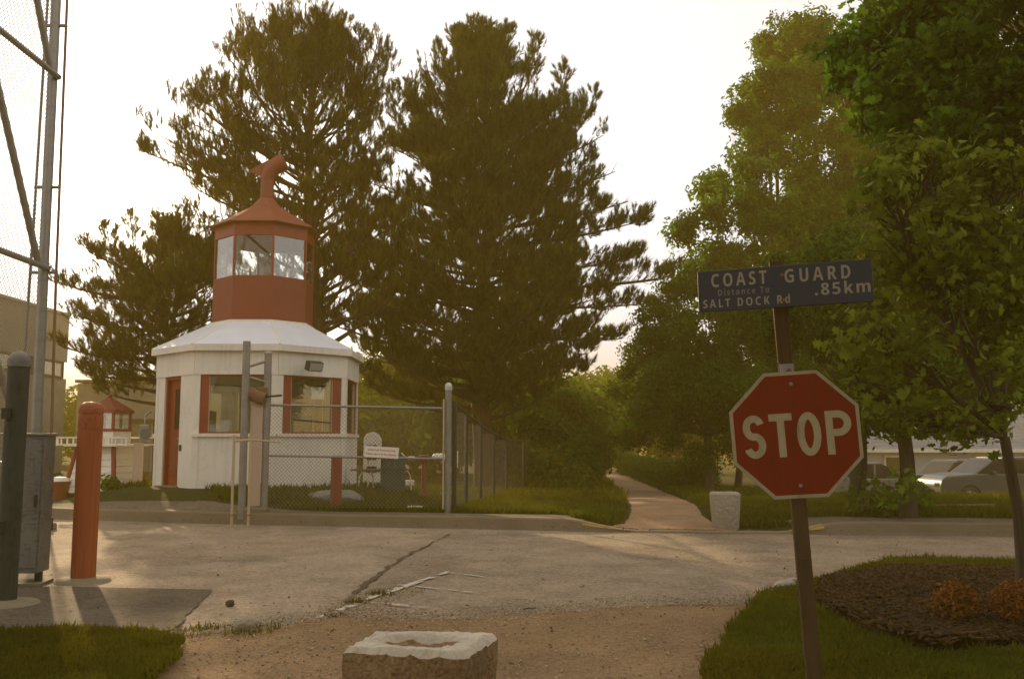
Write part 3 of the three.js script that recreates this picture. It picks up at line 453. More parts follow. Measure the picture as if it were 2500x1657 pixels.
{ // end post with a pale dome
  const t = thing('fence_post', 'thick steel fence corner post with a pale dome cap', 'post', [-1.16, 0.2, -17.0]);
  part('pipe', tube([[0, -0.1, 0], [0, 2.2, 0]], 0.058, 0.058, 16), M.steel, t);
  part('dome_cap', lathe([[0.066, 0], [0.07, 0.06], [0.06, 0.11], [0.035, 0.135], [0, 0.145]], 18, [0, 2.18, 0]), mat([0.5, 0.5, 0.48], 0.35, { metalness: 0.3 }), t);
  part('hinge', [cyl(0.066, 0.066, 0.05, 14, [0, 1.8, 0]), box(0.1, 0.04, 0.03, [-0.09, 1.825, 0])], M.steel, t);
  part('hinge', [cyl(0.066, 0.066, 0.05, 14, [0, 0.3, 0]), box(0.1, 0.04, 0.03, [-0.09, 0.325, 0])], M.steel, t);
}
function signFace(w, h, W, H, draw) { const c = document.createElement('canvas'); c.width = W; c.height = H; const x = c.getContext('2d'); draw(x); const t = new THREE.CanvasTexture(c); t.colorSpace = THREE.SRGBColorSpace; t.magFilter = THREE.LinearFilter; const g = new THREE.PlaneGeometry(w, h); return [g, t]; }
{ // notice on the gate rails
  const t = thing('gate_notice', 'white notice with red lettering wired to the chain-link gate', 'sign', [-2.35, 1.26, -16.86], 0.0);
  const [g, tx] = signFace(0.6, 0.19, 768, 244, (x) => { x.fillStyle = '#e6e0d4'; x.fillRect(0, 0, 768, 244); x.fillStyle = '#a3221c'; x.textAlign = 'center'; x.font = 'bold 62px sans-serif'; x.fillText('Authorized Personnel Only', 384, 98, 640); x.fillText('Please sign in at Guardhouse', 384, 190, 700); });
  part('board', [box(0.62, 0.2, 0.01)], M.white, t).rotation.z = -0.06;
  const f = part('lettering', g, mat([1, 1, 1], 0.6, { map: tx }), t); f.position.z = 0.007; f.rotation.z = -0.06;
  for (const x of [-0.24, 0.24]) part('wire_tie', [box(0.012, 0.19, 0.012, [x, -0.12, -0.012])], M.wire, t);
}
{ // fence running back along the trail
  const pts = [[-1.05, -17.1], [-0.92, -18.9], [-0.7, -21], [-0.45, -23.2], [-0.15, -25.4], [0.35, -27.6], [0.95, -29.6]], tops = [2.13, 2.0, 1.82, 1.64, 1.5, 1.46, 1.44];
  const t = thing('boundary_fence', 'long chain-link boundary fence running back beside the trail', 'fence', [0, 0, 0]);
  for (let i = 0; i < pts.length; i++) { const [x, z] = pts[i], y = land(x, z); part('post', tube([[x, y - 0.1, z], [x, tops[i] + 0.06, z]], 0.038, 0.038, 10), M.steelDark, t);
    if (!i) continue;
    const [x0, z0] = pts[i - 1], L = Math.hypot(x - x0, z - z0), h = Math.min(tops[i], tops[i - 1]) - Math.max(y, land(x0, z0)) - 0.03;
    const m = stuff(part('mesh', chainLink(L, h, 0.09, 0.0013), M.wire, t)); m.position.set(x0, Math.max(y, land(x0, z0)) + 0.02, z0); m.rotation.y = Math.atan2(-(z - z0), x - x0);
    part('rail', tube([[x0, tops[i - 1], z0], [x, tops[i], z]], 0.024, 0.024, 8), M.steelDark, t); }
  part('sign_plate', [box(0.012, 0.3, 0.26, [-1.02, 1.12, -17.6], 0.07)], M.white, t);
}
{ // plain posts by the trail
  const a = thing('marker_post', 'pale steel post at the far end of the boundary fence', 'post', [0.92, 0, -24.43]); a.position.set(1.2, land(1.2, -29), -29);
  part('pipe', tube([[0, -0.1, 0], [0, 1.75, 0]], 0.05, 0.05, 10), M.steel, a); part('cap', new THREE.SphereGeometry(0.055, 10, 6).translate(0, 1.75, 0), M.steel, a);
  const b = thing('trail_stake', 'thin pinkish wooden stake in the sunlit grass beside the trail', 'stake', [2.13, land(2.13, -28.5), -28.5]);
  part('stake', [box(0.07, 0.85, 0.05, [0, 0.4, 0])], M.beige, b); part('point', [put(new THREE.ConeGeometry(0.045, 0.1, 4), [0, 0.875, 0], 0.78)], M.beige, b);
  const c = thing('low_bench', 'small white-topped stool in the grass near the trail stake', 'stool', [1.55, land(1.55, -29.5), -29.5]);
  part('seat', [rbox(0.4, 0.05, 0.22, 0.012, [0, 0.42, 0])], M.white, c); for (const s of [-1, 1]) part('leg', [box(0.06, 0.42, 0.16, [s * 0.14, 0.2, 0])], M.wood, c);
}
{ // the tall gate leaf at the far left
  const t = thing('tall_mesh_gate', 'towering steel-framed mesh gate leaf rising out of the picture', 'gate', [-7.85, 0, -15.45]);
  const H = 10.4;
  part('main_post', tube([[0, 0.05, 0], [-0.05, 4.5, 0], [-0.1, H, 0]], 0.085, 0.08, 16), M.steel, t);
  part('guide_rod', tube([[0.27, 0.1, 0], [0.17, 4.2, 0], [0.1, 9.2, 0], [0.08, H, 0]], 0.024, 0.022, 8), M.rodRust, t);
  part('guide_rod', tube([[-0.3, 2.6, -0.02], [-0.27, 5, -0.02], [-0.24, H, -0.02]], 0.024, 0.022, 8), M.steel, t);
  for (const y of [4.28, 5.75, 8.62]) part('spreader', tube([[-0.28, y, 0], [0.18 - 0.012 * (y - 4), y, 0]], 0.03, 0.03, 8), M.steel, t);
  part('roller_box', [rbox(0.14, 0.22, 0.16, 0.02, [0.24, 0.11, 0])], M.steelDark, t);
  // leaf running towards the viewer in the plane of the post
  for (const y of [1.1, 4.35, 7.69]) part('leaf_rail', tube([[0.03, y, 0.0], [0.03, y + 0.02, 7.2]], 0.05, 0.05, 12), M.steel, t);
  part('brace', tube([[0.03, 4.4, 0.35], [0.03, 7.6, 2.3]], 0.055, 0.055, 12), M.steel, t);
  part('brace', tube([[0.03, 7.72, 0.3], [0.03, 9.9, 1.55]], 0.055, 0.055, 12), M.steel, t);
  part('brace', tube([[0.03, 1.15, 0.3], [0.03, 4.3, 2.6]], 0.055, 0.055, 12), M.steel, t);
  const m = stuff(part('mesh', chainLink(7, 9.9, 0.075, 0.0042), M.wire, t)); m.rotation.y = -Math.PI / 2; m.position.set(-0.05, 0.3, 0.15);
  part('footing', [rbox(0.7, 0.16, 0.5, 0.04, [-0.05, 0.04, 0])], M.concrete, t);
}
{ // round steel post with dome cap, near left
  const t = thing('steel_gate_post', 'dark round steel gate post with a grey dome cap at the left edge', 'post', [-4.52, 0, -8.5]);
  part('pipe', lathe([[0.092, 0], [0.092, 2.14], [0, 2.14]], 24), M.steelDark, t);
  part('dome_cap', lathe([[0.1, 0], [0.1, 0.06], [0.085, 0.1], [0.05, 0.135], [0, 0.148]], 24, [0, 2.13, 0]), M.cabinet, t);
  for (const y of [1.7, 0.7]) part('hinge_bracket', [box(0.05, 0.1, 0.14, [-0.02, y, 0.1])], M.steelDark, t);
  part('concrete_collar', lathe([[0, 0.055], [0.1, 0.055], [0.27, 0.03], [0.31, -0.03]], 24), M.concrete, t);
}
{ // equipment cabinet
  const t = thing('equipment_cabinet', 'grey metal equipment cabinet on short legs beside the orange bollard', 'cabinet', [-4.95, 0, -9.72], 0.12);
  part('box', rbox(0.42, 1.38, 0.3, 0.012, [-0.06, 0.82, 0]), M.cabinet, t);
  part('door', rbox(0.37, 1.28, 0.02, 0.006, [-0.06, 0.82, 0.156]), M.cabinet, t);
  part('lid', [rbox(0.46, 0.025, 0.34, 0.008, [-0.06, 1.525, 0])], M.steel, t);
  for (const s of [-1, 1]) part('leg', [box(0.06, 0.16, 0.06, [-0.06 + s * 0.16, 0.06, 0])], M.steelDark, t);
  part('latch', [box(0.02, 0.12, 0.03, [0.09, 0.85, 0.175])], M.steelDark, t);
  part('plinth', [rbox(0.5, 0.05, 0.36, 0.01, [-0.06, 0.01, 0])], M.concrete, t);
}
{ // orange bollard
  const t = thing('orange_bollard', 'tall orange domed bollard in a concrete collar at the road side', 'bollard', [-4.47, 0, -9.9]);
  part('sleeve', lathe([[0.122, 0.02], [0.124, 1.56], [0.118, 1.565], [0.118, 1.585], [0.124, 1.59], [0.124, 1.72], [0.118, 1.725], [0.118, 1.742], [0.125, 1.748], [0.125, 1.79], [0.112, 1.835], [0.075, 1.862], [0, 1.872]], 32), M.orange, t);
  part('concrete_collar', lathe([[0, 0.05], [0.13, 0.05], [0.26, 0.035], [0.3, -0.03]], 28), M.concrete, t);
}
{ // short red bollard before the gatehouse
  const y = land(-3.32, -17.75), t = thing('red_bollard', 'slim red bollard in the grass behind the chain-link gate', 'bollard', [-3.32, y, -17.75]);
  part('post', lathe([[0.104, -0.05], [0.104, 0.8], [0.1, 0.805], [0.1, 0.82], [0.104, 0.825], [0.104, 0.985], [0.085, 1.0], [0, 1.005]], 24), M.red, t);
}
{ // miniature lighthouse
  const y = land(-9.25, -21.4), t = thing('miniature_lighthouse', 'waist-high miniature lighthouse with clapboard sides and red lantern', 'garden ornament', [-9.25, y, -21.4], -0.18);
  const h0 = 1.02, w0 = 0.6, w1 = 0.44;
  part('core', [poly([[-1, 1], [1, 1], [1, -1], [-1, -1]].map(([a, b], i, A) => { const [c, d] = A[(i + 1) % 4]; return [[a * w0, 0, b * w0], [c * w0, 0, d * w0], [c * w1, h0, d * w1], [a * w1, h0, b * w1]]; }))], M.white, t);
  for (let f = 0; f < 4; f++) for (let i = 0; i < 7; i++) { const a = lerp(w0, w1, i / 7), b = lerp(w0, w1, (i + 1) / 7), ya = (i / 7) * h0 + 0.004, yb = ((i + 1) / 7) * h0 + 0.012; const g = slab([[-a + 0.05, ya, a + 0.024], [a - 0.05, ya, a + 0.024], [b - 0.05, yb, b + 0.006], [-b + 0.05, yb, b + 0.006]], 0.012); part('clapboard', g.rotateY((f * Math.PI) / 2), M.white, t); }
  for (const [a, b] of [[1, 1], [-1, 1], [1, -1], [-1, -1]]) part('corner_board', tube([[a * (w0 + 0.01), 0, b * (w0 + 0.01)], [a * (w1 + 0.01), h0, b * (w1 + 0.01)]], 0.055, 0.05, 4), M.red, t);
  part('gallery', [box(1.3, 0.05, 1.3, [0, h0 + 0.03, 0])], M.white, t);
  for (const [a, b] of [[1, 1], [-1, 1], [1, -1], [-1, -1]]) { part('rail_post', [box(0.05, 0.17, 0.05, [a * 0.86, h0 + 0.1, b * 0.6])], M.white, t); }
  for (let i = 0; i < 11; i++) part('baluster', [box(0.028, 0.15, 0.028, [-0.75 + i * 0.15, h0 + 0.12, 0.6])], M.white, t);
  for (const s of [-0.6, 0.6]) { part('top_rail', [box(1.78, 0.035, 0.05, [0, h0 + 0.2, s])], M.white, t); part('bottom_rail', [box(1.78, 0.03, 0.045, [0, h0 + 0.04, s])], M.white, t); }
  part('plinth', [box(0.7, 0.28, 0.7, [0, h0 + 0.2, 0])], M.white, t);
  const l = part('lantern', [box(0.74, 0.06, 0.74, [0, h0 + 0.37, 0])], M.red, t); part('lantern_cornice', [box(0.78, 0.07, 0.78, [0, h0 + 0.79, 0])], M.red, l);
  for (const [a, b] of [[1, 1], [-1, 1], [1, -1], [-1, -1]]) part('mullion', [box(0.05, 0.36, 0.05, [a * 0.33, h0 + 0.58, b * 0.33])], M.red, l);
  for (let f = 0; f < 4; f++) part('pane', put(box(0.6, 0.35, 0.008, [0, 0, 0.32]), [0, h0 + 0.58, 0], (f * Math.PI) / 2), M.glass, l);
  part('roof', [put(new THREE.ConeGeometry(0.56, 0.32, 4), [0, h0 + 0.98, 0], Math.PI / 4), new THREE.SphereGeometry(0.05, 10, 8).translate(0, h0 + 1.15, 0)], M.redDull, t);
}
{ // small red mooring drum
  const t = thing('mooring_drum', 'squat dark red drum with a pale top beside the miniature lighthouse', 'drum', [-10.05, land(-10.05, -20.9), -20.9]);
  part('barrel', lathe([[0.2, 0], [0.21, 0.32], [0.24, 0.36], [0.24, 0.4], [0, 0.4]], 20), M.redDull, t); part('lid', lathe([[0.22, 0.4], [0.2, 0.46], [0.12, 0.49], [0, 0.5]], 20), M.white, t);
}
{ // things standing behind the gate
  const a = thing('arched_kiosk', 'small white arched kiosk with dark panes right of the gatehouse', 'kiosk', [-3.38, land(-3.38, -22.6), -22.6], 0.05); a.scale.set(0.8, 0.95, 0.8);
  const s = new THREE.Shape(); s.moveTo(-0.24, 0); s.lineTo(-0.24, 1.1); s.absarc(0, 1.1, 0.24, Math.PI, 0, true); s.lineTo(0.24, 0);
  part('body', metreUV(flat(new THREE.ExtrudeGeometry(s, { depth: 0.4, bevelEnabled: true, bevelSize: 0.02, bevelThickness: 0.02, bevelSegments: 2, curveSegments: 14 }).translate(0, 0, -0.4))), M.white, a);
  for (let i = 0; i < 2; i++) for (let j = 0; j < 3; j++) part('pane', [box(0.13, 0.11, 0.02, [-0.08 + i * 0.16, 0.72 + j * 0.13, 0.03])], M.dark, a);
  part('pane', [box(0.3, 0.16, 0.02, [0, 0.42, 0.03])], M.dark, a);
  const b = thing('pipe_rack', 'bent white pipe rack with a plank top behind the gate', 'rack', [-3.0, land(-3.0, -20.6), -20.6]);
  for (const [x, w] of [[-0.35, 0.3], [-0.15, 0.3], [0.15, 0.4], [0.42, 0.36]]) part('hoop', tube([[x, 0, 0.1], [x + 0.02, 0.3, 0.1], [x + 0.08, 0.42, 0.1], [x + w - 0.08, 0.42, -0.1], [x + w - 0.02, 0.3, -0.1], [x + w, 0, -0.1]], 0.016, 0.016, 8), M.white, b);
  part('plank', [box(1.2, 0.035, 0.3, [0.08, 0.45, 0])], M.wood, b);
  const c = thing('red_winch', 'red winch with two white drums standing behind the gate', 'winch', [-1.95, land(-1.95, -20.8), -20.8]);
  part('pedestal', [lathe([[0.16, 0], [0.13, 0.06], [0.055, 0.15], [0.05, 0.8], [0, 0.82]], 16)], M.redDull, c);
  part('head', [rbox(0.2, 0.16, 0.18, 0.03, [0, 0.88, 0]), put(new THREE.CylinderGeometry(0.03, 0.03, 0.8, 10), [0.05, 0.9, 0], 0, 0, Math.PI / 2)], M.redDull, c);
  part('drum', [put(new THREE.CapsuleGeometry(0.085, 0.14, 6, 14), [0.33, 0.91, 0], 0, 0, Math.PI / 2)], M.white, c);
  part('drum', [put(new THREE.CapsuleGeometry(0.05, 0.1, 6, 14), [-0.28, 0.88, 0], 0, 0, Math.PI / 2)], M.white, c);
  part('crank', tube([[-0.38, 0.88, 0], [-0.5, 1.0, 0.05]], 0.015, 0.015, 6), M.white, c);
  const d = thing('green_drum', 'dull green steel drum standing behind the gate beside the winch', 'drum', [-2.6, land(-2.6, -20.5), -20.5]);
  part('shell', lathe([[0, 0], [0.27, 0], [0.28, 0.02], [0.27, 0.04], [0.27, 0.26], [0.285, 0.28], [0.27, 0.3], [0.27, 0.54], [0.285, 0.56], [0.27, 0.58], [0.27, 0.8], [0.28, 0.82], [0.25, 0.82], [0.25, 0.8], [0, 0.8]], 24), mat([0.06, 0.075, 0.05], 0.7, { map: steelMap }), d);
  const e = thing('utility_lid', 'low white utility pad lying in the grass by the kerb', 'utility box', [-1.78, land(-1.78, -17.35), -17.35]);
  part('pad', [rbox(0.24, 0.07, 0.2, 0.01, [0, 0.04, 0])], M.concrete, e); part('lid', [rbox(0.27, 0.025, 0.24, 0.008, [0, 0.088, 0])], M.white, e);
  solo('boulder', pebble(8, 0.55).scale(1.15, 0.6, 0.8).translate(-3.5, land(-3.5, -18.6), -18.6), mat([0.26, 0.25, 0.22], 0.9, { map: concreteMap, bumpMap: concreteBump, bumpScale: 0.02 }), 'low flat grey boulder against the gatehouse wall', 'boulder');
  solo('board_offcut', rbox(0.34, 0.12, 0.2, 0.02, [-2.45, land(-2.45, -21.8) + 0.22, -21.8], 0.3), M.white, 'small white box on the ground behind the gate', 'box');
}

// ------------------------------------------------------------------ road signs
{
  const t = thing('stop_sign', 'red octagonal stop sign on a leaning brown post', 'road sign', [1.468, 0.03, -4.6]);
  const lean = (y) => 1.34 - 1.468 + (2.3 - y) * 0.0557;     // post leans to the left
  const post = part('post', [put(box(0.07, 1.82, 0.055, [0, 0.85, -0.035]), [0, 0, 0], -0.15, 0, 0.056)], M.signPost, t);
  part('upper_channel', [put(box(0.062, 0.62, 0.012, [-0.002, 2.02, -0.02]), [0, 0, 0], -0.15, 0, 0.056), put(box(0.012, 0.62, 0.03, [-0.033, 2.02, -0.02]), [0, 0, 0], -0.15, 0, 0.056), put(box(0.012, 0.62, 0.03, [0.029, 2.02, -0.02]), [0, 0, 0], -0.15, 0, 0.056)], M.signPost, t);
  part('bracket', [put(box(0.066, 0.085, 0.02, [-0.002, 1.765, 0.0]), [0, 0, 0], -0.15, 0, 0.056)], M.steel, t);
  part('bolt', [put(new THREE.CylinderGeometry(0.012, 0.012, 0.02, 6), [-0.1, 1.768, 0.015], 0, Math.PI / 2)], M.rust, t);
  const a = 0.305, e = a * Math.tan(Math.PI / 8), o = [[-e, a], [e, a], [a, e], [a, -e], [e, -a], [-e, -a], [-a, -e], [-a, e]];
  const plate = part('plate', [slab(o.map(([x, y]) => [x, y, 0]).reverse(), -0.004)], M.steel, t);
  const [, tx] = signFace(1, 1, 1024, 1024, (x) => {
    const S = 1024 / (2 * a), X = (v) => 512 + v * S, Y = (v) => 512 - v * S, oct = (q) => { x.beginPath(); o.forEach(([u, v], i) => (i ? x.lineTo(X(u * q), Y(v * q)) : x.moveTo(X(u * q), Y(v * q)))); x.closePath(); x.fill(); };
    x.fillStyle = '#aca182'; x.fillRect(0, 0, 1024, 1024); oct(1); x.fillStyle = '#80260a'; oct(0.945);
    x.strokeStyle = '#b3a887'; x.lineWidth = 58; x.lineCap = 'butt'; x.lineJoin = 'miter';
    const top = 338, bot = 690, mid = (top + bot) / 2, h = 29, w = 176;
    // S
    let l = 96; x.beginPath(); x.ellipse(l + w / 2, top + h + 74, w / 2 - h, 74, 0, -0.35, Math.PI * 0.5, true); x.stroke();
    x.beginPath(); x.ellipse(l + w / 2, bot - h - 74, w / 2 - h, 74, 0, Math.PI - 0.35, -Math.PI * 0.5, true); x.stroke();
    x.clearRect(0, 0, 0, 0);
    // T
    l = 308; x.beginPath(); x.moveTo(l, top + h); x.lineTo(l + 184, top + h); x.moveTo(l + 92, top + h); x.lineTo(l + 92, bot); x.stroke();
    // O
    l = 524; x.beginPath(); x.ellipse(l + 94, mid, 94 - h, 176 - h, 0, 0, Math.PI * 2); x.stroke();
    // P
    l = 752; x.beginPath(); x.moveTo(l + h, bot); x.lineTo(l + h, top + h); x.lineTo(l + 98, top + h); x.arc(l + 98, top + h + 74, 74, -Math.PI / 2, Math.PI / 2); x.lineTo(l + h, top + h + 148); x.stroke();
    for (let i = 0; i < 60; i++) { const gx = 1024 * hash(i, 6, 6, 5), gy = 1024 * hash(i, 7, 7, 5); x.fillStyle = `rgba(70,48,26,${0.03 + 0.05 * hash(i, 8, 8, 5)})`; x.beginPath(); x.ellipse(gx, gy, 6 + 60 * hash(i, 9, 9, 5), 20 + 120 * hash(i, 10, 1, 5), 0.2, 0, 7); x.fill(); }
    for (let i = 0; i < 260; i++) { x.fillStyle = `rgba(60,40,20,${0.05 + 0.1 * hash(i, 1, 1, 5)})`; x.fillRect(1024 * hash(i, 2, 2, 5), 1024 * hash(i, 3, 3, 5), 1 + 5 * hash(i, 4, 4, 5), 1 + 7 * hash(i, 5, 5, 5)); }
  });
  const fg = new THREE.ShapeGeometry(new THREE.Shape(o.map(([x, y]) => new THREE.Vector2(x * 0.998, y * 0.998)))), p = fg.attributes.position, uv = fg.attributes.uv; for (let i = 0; i < p.count; i++) uv.setXY(i, 0.5 + p.getX(i) / (2 * a), 0.5 + p.getY(i) / (2 * a));
  const face = part('face', fg, mat([1, 1, 1], 0.6, { map: tx, specularIntensity: 0.35 }), plate); face.position.z = 0.007;
  for (const s of [-1, 1]) part('bolt', [put(new THREE.CylinderGeometry(0.009, 0.009, 0.008, 6), [0.0, s * 0.245, 0.009], 0, Math.PI / 2)], M.steel, plate);
  plate.position.set(1.375 - 1.468, 1.485 - 0.03, 0.068); plate.rotation.set(-0.009, -0.151, 0.059, 'YXZ');
}
{
  const t = thing('street_name_sign', 'dark blue street sign with two lines of white lettering above the stop sign', 'street sign', [1.345, 2.215, -4.56]);
  t.rotation.set(-0.007, -0.345, 0.017, 'YXZ');
  const [g, tx] = signFace(0.83, 0.205, 1660, 410, (x) => {
    x.fillStyle = '#1f2638'; x.fillRect(0, 0, 1660, 410); x.fillStyle = '#99937b';
    const word = (s, px, y, size, gap, sx, alpha = 1) => { x.save(); x.globalAlpha = alpha; x.font = `600 ${size}px sans-serif`; x.translate(px, y); x.scale(sx, 1); let q = 0; for (const c of s) { x.fillText(c, q, 0); q += x.measureText(c).width + gap; } x.restore(); };
    word('COAST', 125, 166, 186, 34, 0.78); word('GUARD', 842, 172, 186, 34, 0.82);
    word('Distance To', 190, 258, 88, 12, 0.84, 0.7); word('SALT DOCK Rd', 40, 376, 116, 22, 0.84); word('.85km', 1120, 318, 164, 16, 0.98);
    for (let i = 0; i < 500; i++) { x.fillStyle = `rgba(31,38,56,${0.2 + 0.5 * hash(i, 1, 1, 15)})`; x.fillRect(1660 * hash(i, 2, 2, 15), 410 * hash(i, 3, 3, 15), 1 + 4 * hash(i, 4, 4, 15), 1 + 4 * hash(i, 5, 5, 15)); }
    x.fillStyle = '#14161c'; x.beginPath(); x.arc(812, 60, 9, 0, 7); x.arc(836, 318, 16, 0, 7); x.fill();
  });
  part('blade', [rbox(0.835, 0.21, 0.014, 0.005)], mat([0.014, 0.02, 0.04], 0.5), t);
  part('lettering', g, mat([1, 1, 1], 0.55, { map: tx }), t).position.z = 0.0085;
  for (const y of [0.055, -0.07]) part('bolt', [put(new THREE.CylinderGeometry(0.01, 0.01, 0.012, 6), [0.0, y, 0.011], 0, Math.PI / 2)], M.rust, t);
}

// ------------------------------------------------------------------ weathered blocks
function block(name, label, corners, h, taper, dish, m, topM, seed) { // corners: near-left, near-right, far-right, far-left of the top
  const cx = corners.reduce((s, c) => s + c[0], 0) / 4, cz = corners.reduce((s, c) => s + c[1], 0) / 4, N = 26, o = thing(name, label, 'concrete block', [cx, 0, cz]);
  const q = (u, v) => { const e = (t) => clamp(t, 0, 1), a = [lerp(corners[0][0], corners[1][0], e(u)), lerp(corners[0][1], corners[1][1], e(u))], b = [lerp(corners[3][0], corners[2][0], e(u)), lerp(corners[3][1], corners[2][1], e(u))]; return [lerp(a[0], b[0], e(v)) - cx, lerp(a[1], b[1], e(v)) - cz]; };
  const us = []; for (let i = 0; i <= N; i++) us.push(i / N);
  const rag = (u, v, k) => 1 + 0.05 * (fbm(u * 6, v * 6, k, seed, 5) - 0.5) * 2;
  const topY = (u, v) => { const m2 = Math.min(u, 1 - u, v * 0.9, (1 - v) * 0.9), edge = 0.028 * Math.pow(1 - smooth(0, 0.05, m2), 2), r = Math.hypot((u - 0.5) / 0.36, (v - 0.52) / 0.33); return h - edge * (0.6 + fbm(u * 9, v * 9, 1, seed) ) - dish * (1 - smooth(0.62, 1.02, r + 0.2 * (fbm(u * 6, v * 6, 2, seed) - 0.5))) + 0.034 * (fbm(u * 9, v * 9, 3, seed, 5) - 0.5) - 0.05 * (1 - smooth(0.0, 0.1, Math.hypot(u - 0.53, v - 0.42))) - 0.03 * smooth(0.09, 0.02, Math.hypot((u - 0.02) * 0.8, v - 0.72)); };
  part('top', sheet(us, us, (u, v) => { const p = q(u, v), k = rag(u, v, 0); return [p[0] * k, topY(u, v), p[1] * k]; }), topM, o);
  const ring = []; for (let i = 0; i < N; i++) ring.push([i / N, 0]); for (let i = 0; i < N; i++) ring.push([1, i / N]); for (let i = 0; i < N; i++) ring.push([1 - i / N, 1]); for (let i = 0; i <= N; i++) ring.push([0, 1 - i / N]);
  const ids = ring.map((_, i) => i), sides = sheet(ids, [0, 0.03, 0.08, ...spread(0.14, 1, 0.07), 1], (i, t) => { const [u, v] = ring[i], p = q(u, v), k = rag(u, v, 0), grain = (0.03 * (fbm(i * 0.55, t * 3.2, 5, seed, 4) - 0.5) + 0.022 * (fbm(i * 0.22, t * 9, 6, seed, 3) - 0.5)) * smooth(0, 0.03, t), s = k * (1 - taper * t) * (1 + 0.012 * Math.sin(t * 5)) + grain; return [p[0] * s, lerp(topY(u, v), -0.05, t), p[1] * s]; });
  if (dish) part('dirt_fill', sheet(spread(0, 1.01, 0.1), spread(0, 6.29, 0.157).concat([6.2832]), (k, w) => { const rr = k * (0.8 + 0.3 * fbm(Math.cos(w) * 2 + 3, Math.sin(w) * 2 + 3, 1, seed + 4, 3)), u = 0.5 + 0.33 * rr * Math.cos(w), v = 0.52 + 0.3 * rr * Math.sin(w), p = q(u, v); return [p[0], topY(u, v) + 0.006 * (1 - k) + 0.002 - (k > 0.98 ? 0.006 : 0), p[1]]; }), mat([0.34, 0.24, 0.14], 1, { map: soilMap, bumpMap: turfBump, bumpScale: 0.01 }), o);
  part('sides', metreUV(flat(sides)), m, o); return o;
}
const blockTop = mat([0.62, 0.56, 0.46], 0.95, { map: concreteMap, bumpMap: concreteBump, bumpScale: 0.02 }), blockSide = mat([0.3, 0.225, 0.135], 0.95, { map: soilMap, bumpMap: concreteBump, bumpScale: 0.025 });  // near block: top coloured paler than the brown sides
block('weathered_block', 'squat old brown block with a paler hollowed top standing in the lane', [[-0.78, -4.46], [-0.2, -4.35], [-0.07, -4.83], [-0.7, -4.84]], 0.5, 0.1, 0.045, blockSide, blockTop, 7);
block('concrete_block', 'tapered pale concrete block at the start of the trail', [[3.29, -15.4], [3.73, -15.35], [3.75, -15.75], [3.31, -15.8]], 0.56, 0.16, 0.0, mat([0.42, 0.38, 0.31], 0.95, { map: concreteMap, bumpMap: concreteBump, bumpScale: 0.03 }), mat([0.42, 0.38, 0.31], 0.95, { map: concreteMap }), 17).position.y = 0.06;

// stones and scraps on the ground
for (const [x, z, s, k, label] of [[2.62, -9.15, 0.13, 1, 'largest pale rock at the lawn corner behind the sign post'], [2.8, -9.45, 0.11, 2, 'rounded pale rock farthest back at the lawn corner'], [2.45, -8.95, 0.07, 3, 'smallest pale rock at the tip of the lawn corner'], [2.95, -9.62, 0.09, 6, 'pale rock half hidden behind the sign post']]) solo('rock', pebble(k, s).translate(x, s * 0.35, z), mat([0.5, 0.46, 0.4], 0.9, { map: concreteMap, bumpMap: concreteBump, bumpScale: 0.02 }), label, 'rock', 'pale rocks at the lawn corner');
solo('asphalt_chunk', pebble(4, 0.1).translate(-2.06, 0.03, -7.42), mat([0.4, 0.34, 0.26], 0.95, { map: concreteMap }), 'broken pale asphalt chunk at the ragged road edge', 'rubble');
solo('pebble', pebble(5, 0.045).translate(-2.5, 0.03, -8.45), mat([0.08, 0.06, 0.04], 0.95), 'lone dark stone lying on the asphalt left of the crack', 'stone');
solo('twig', [tube([[0.1, 0.02, -8.2], [0.14, 0.025, -8.22], [0.21, 0.02, -8.24]], 0.008, 0.005, 6), tube([[0.14, 0.025, -8.22], [0.17, 0.03, -8.19]], 0.004, 0.003, 5)], M.twig, 'short dark twig lying on the asphalt', 'twig');

// ------------------------------------------------------------------ buildings
{ // grey works building on the left
  const t = thing('works_building', 'plain grey concrete works building behind the tall gate', 'building', [-21.6, 0, -45]);
  const w = mat([0.3, 0.28, 0.235], 0.9, { map: concreteMap, bumpMap: concreteBump, bumpScale: 0.01 }), g = mat([0.24, 0.22, 0.18], 0.9, { map: concreteMap });
  part('upper_wall', [box(12, 2.25, 24, [-6, 6.4, 12])], w, t);
  part('lower_wall', [box(11.9, 4.5, 23.9, [-5.96, 2.2, 11.95])], w, t);
  part('parapet', [box(12.12, 0.12, 24.12, [-6, 7.58, 12])], M.steel, t);
  for (let i = 0; i < 7; i++) { const z = 0.35 + i * 3.3; const f = part('window', [box(0.1, 0.1, 2.9, [0.0, 5.2, z + 1.5]), box(0.1, 0.1, 2.9, [0.0, 4.5, z + 1.5]), box(0.1, 0.6, 0.1, [0.0, 4.85, z + 0.1]), box(0.1, 0.6, 0.1, [0.0, 4.85, z + 2.9])], M.steelDark, t); part('pane', [box(0.02, 0.6, 2.7, [0.0, 4.85, z + 1.5])], M.glass, f); }
  part('window_backing', [box(11.7, 0.9, 23.7, [-5.98, 4.86, 11.95])], M.dark, t);
  const a = thing('works_annex', 'low flat-roofed grey annex beside the works building', 'building', [-16.5, 0, -46]);
  part('wall', [box(10, 4.4, 6, [0, 2.1, -3])], w, a); part('roof_edge', [box(10.2, 0.14, 6.2, [0, 4.42, -3])], M.rust, a);
  part('loading_door', [box(2.2, 2.4, 0.1, [-2.4, 1.1, 0.02])], g, a); part('ledge', [box(3, 0.12, 0.3, [-2.4, 2.5, 0.1])], M.steelDark, a);
}
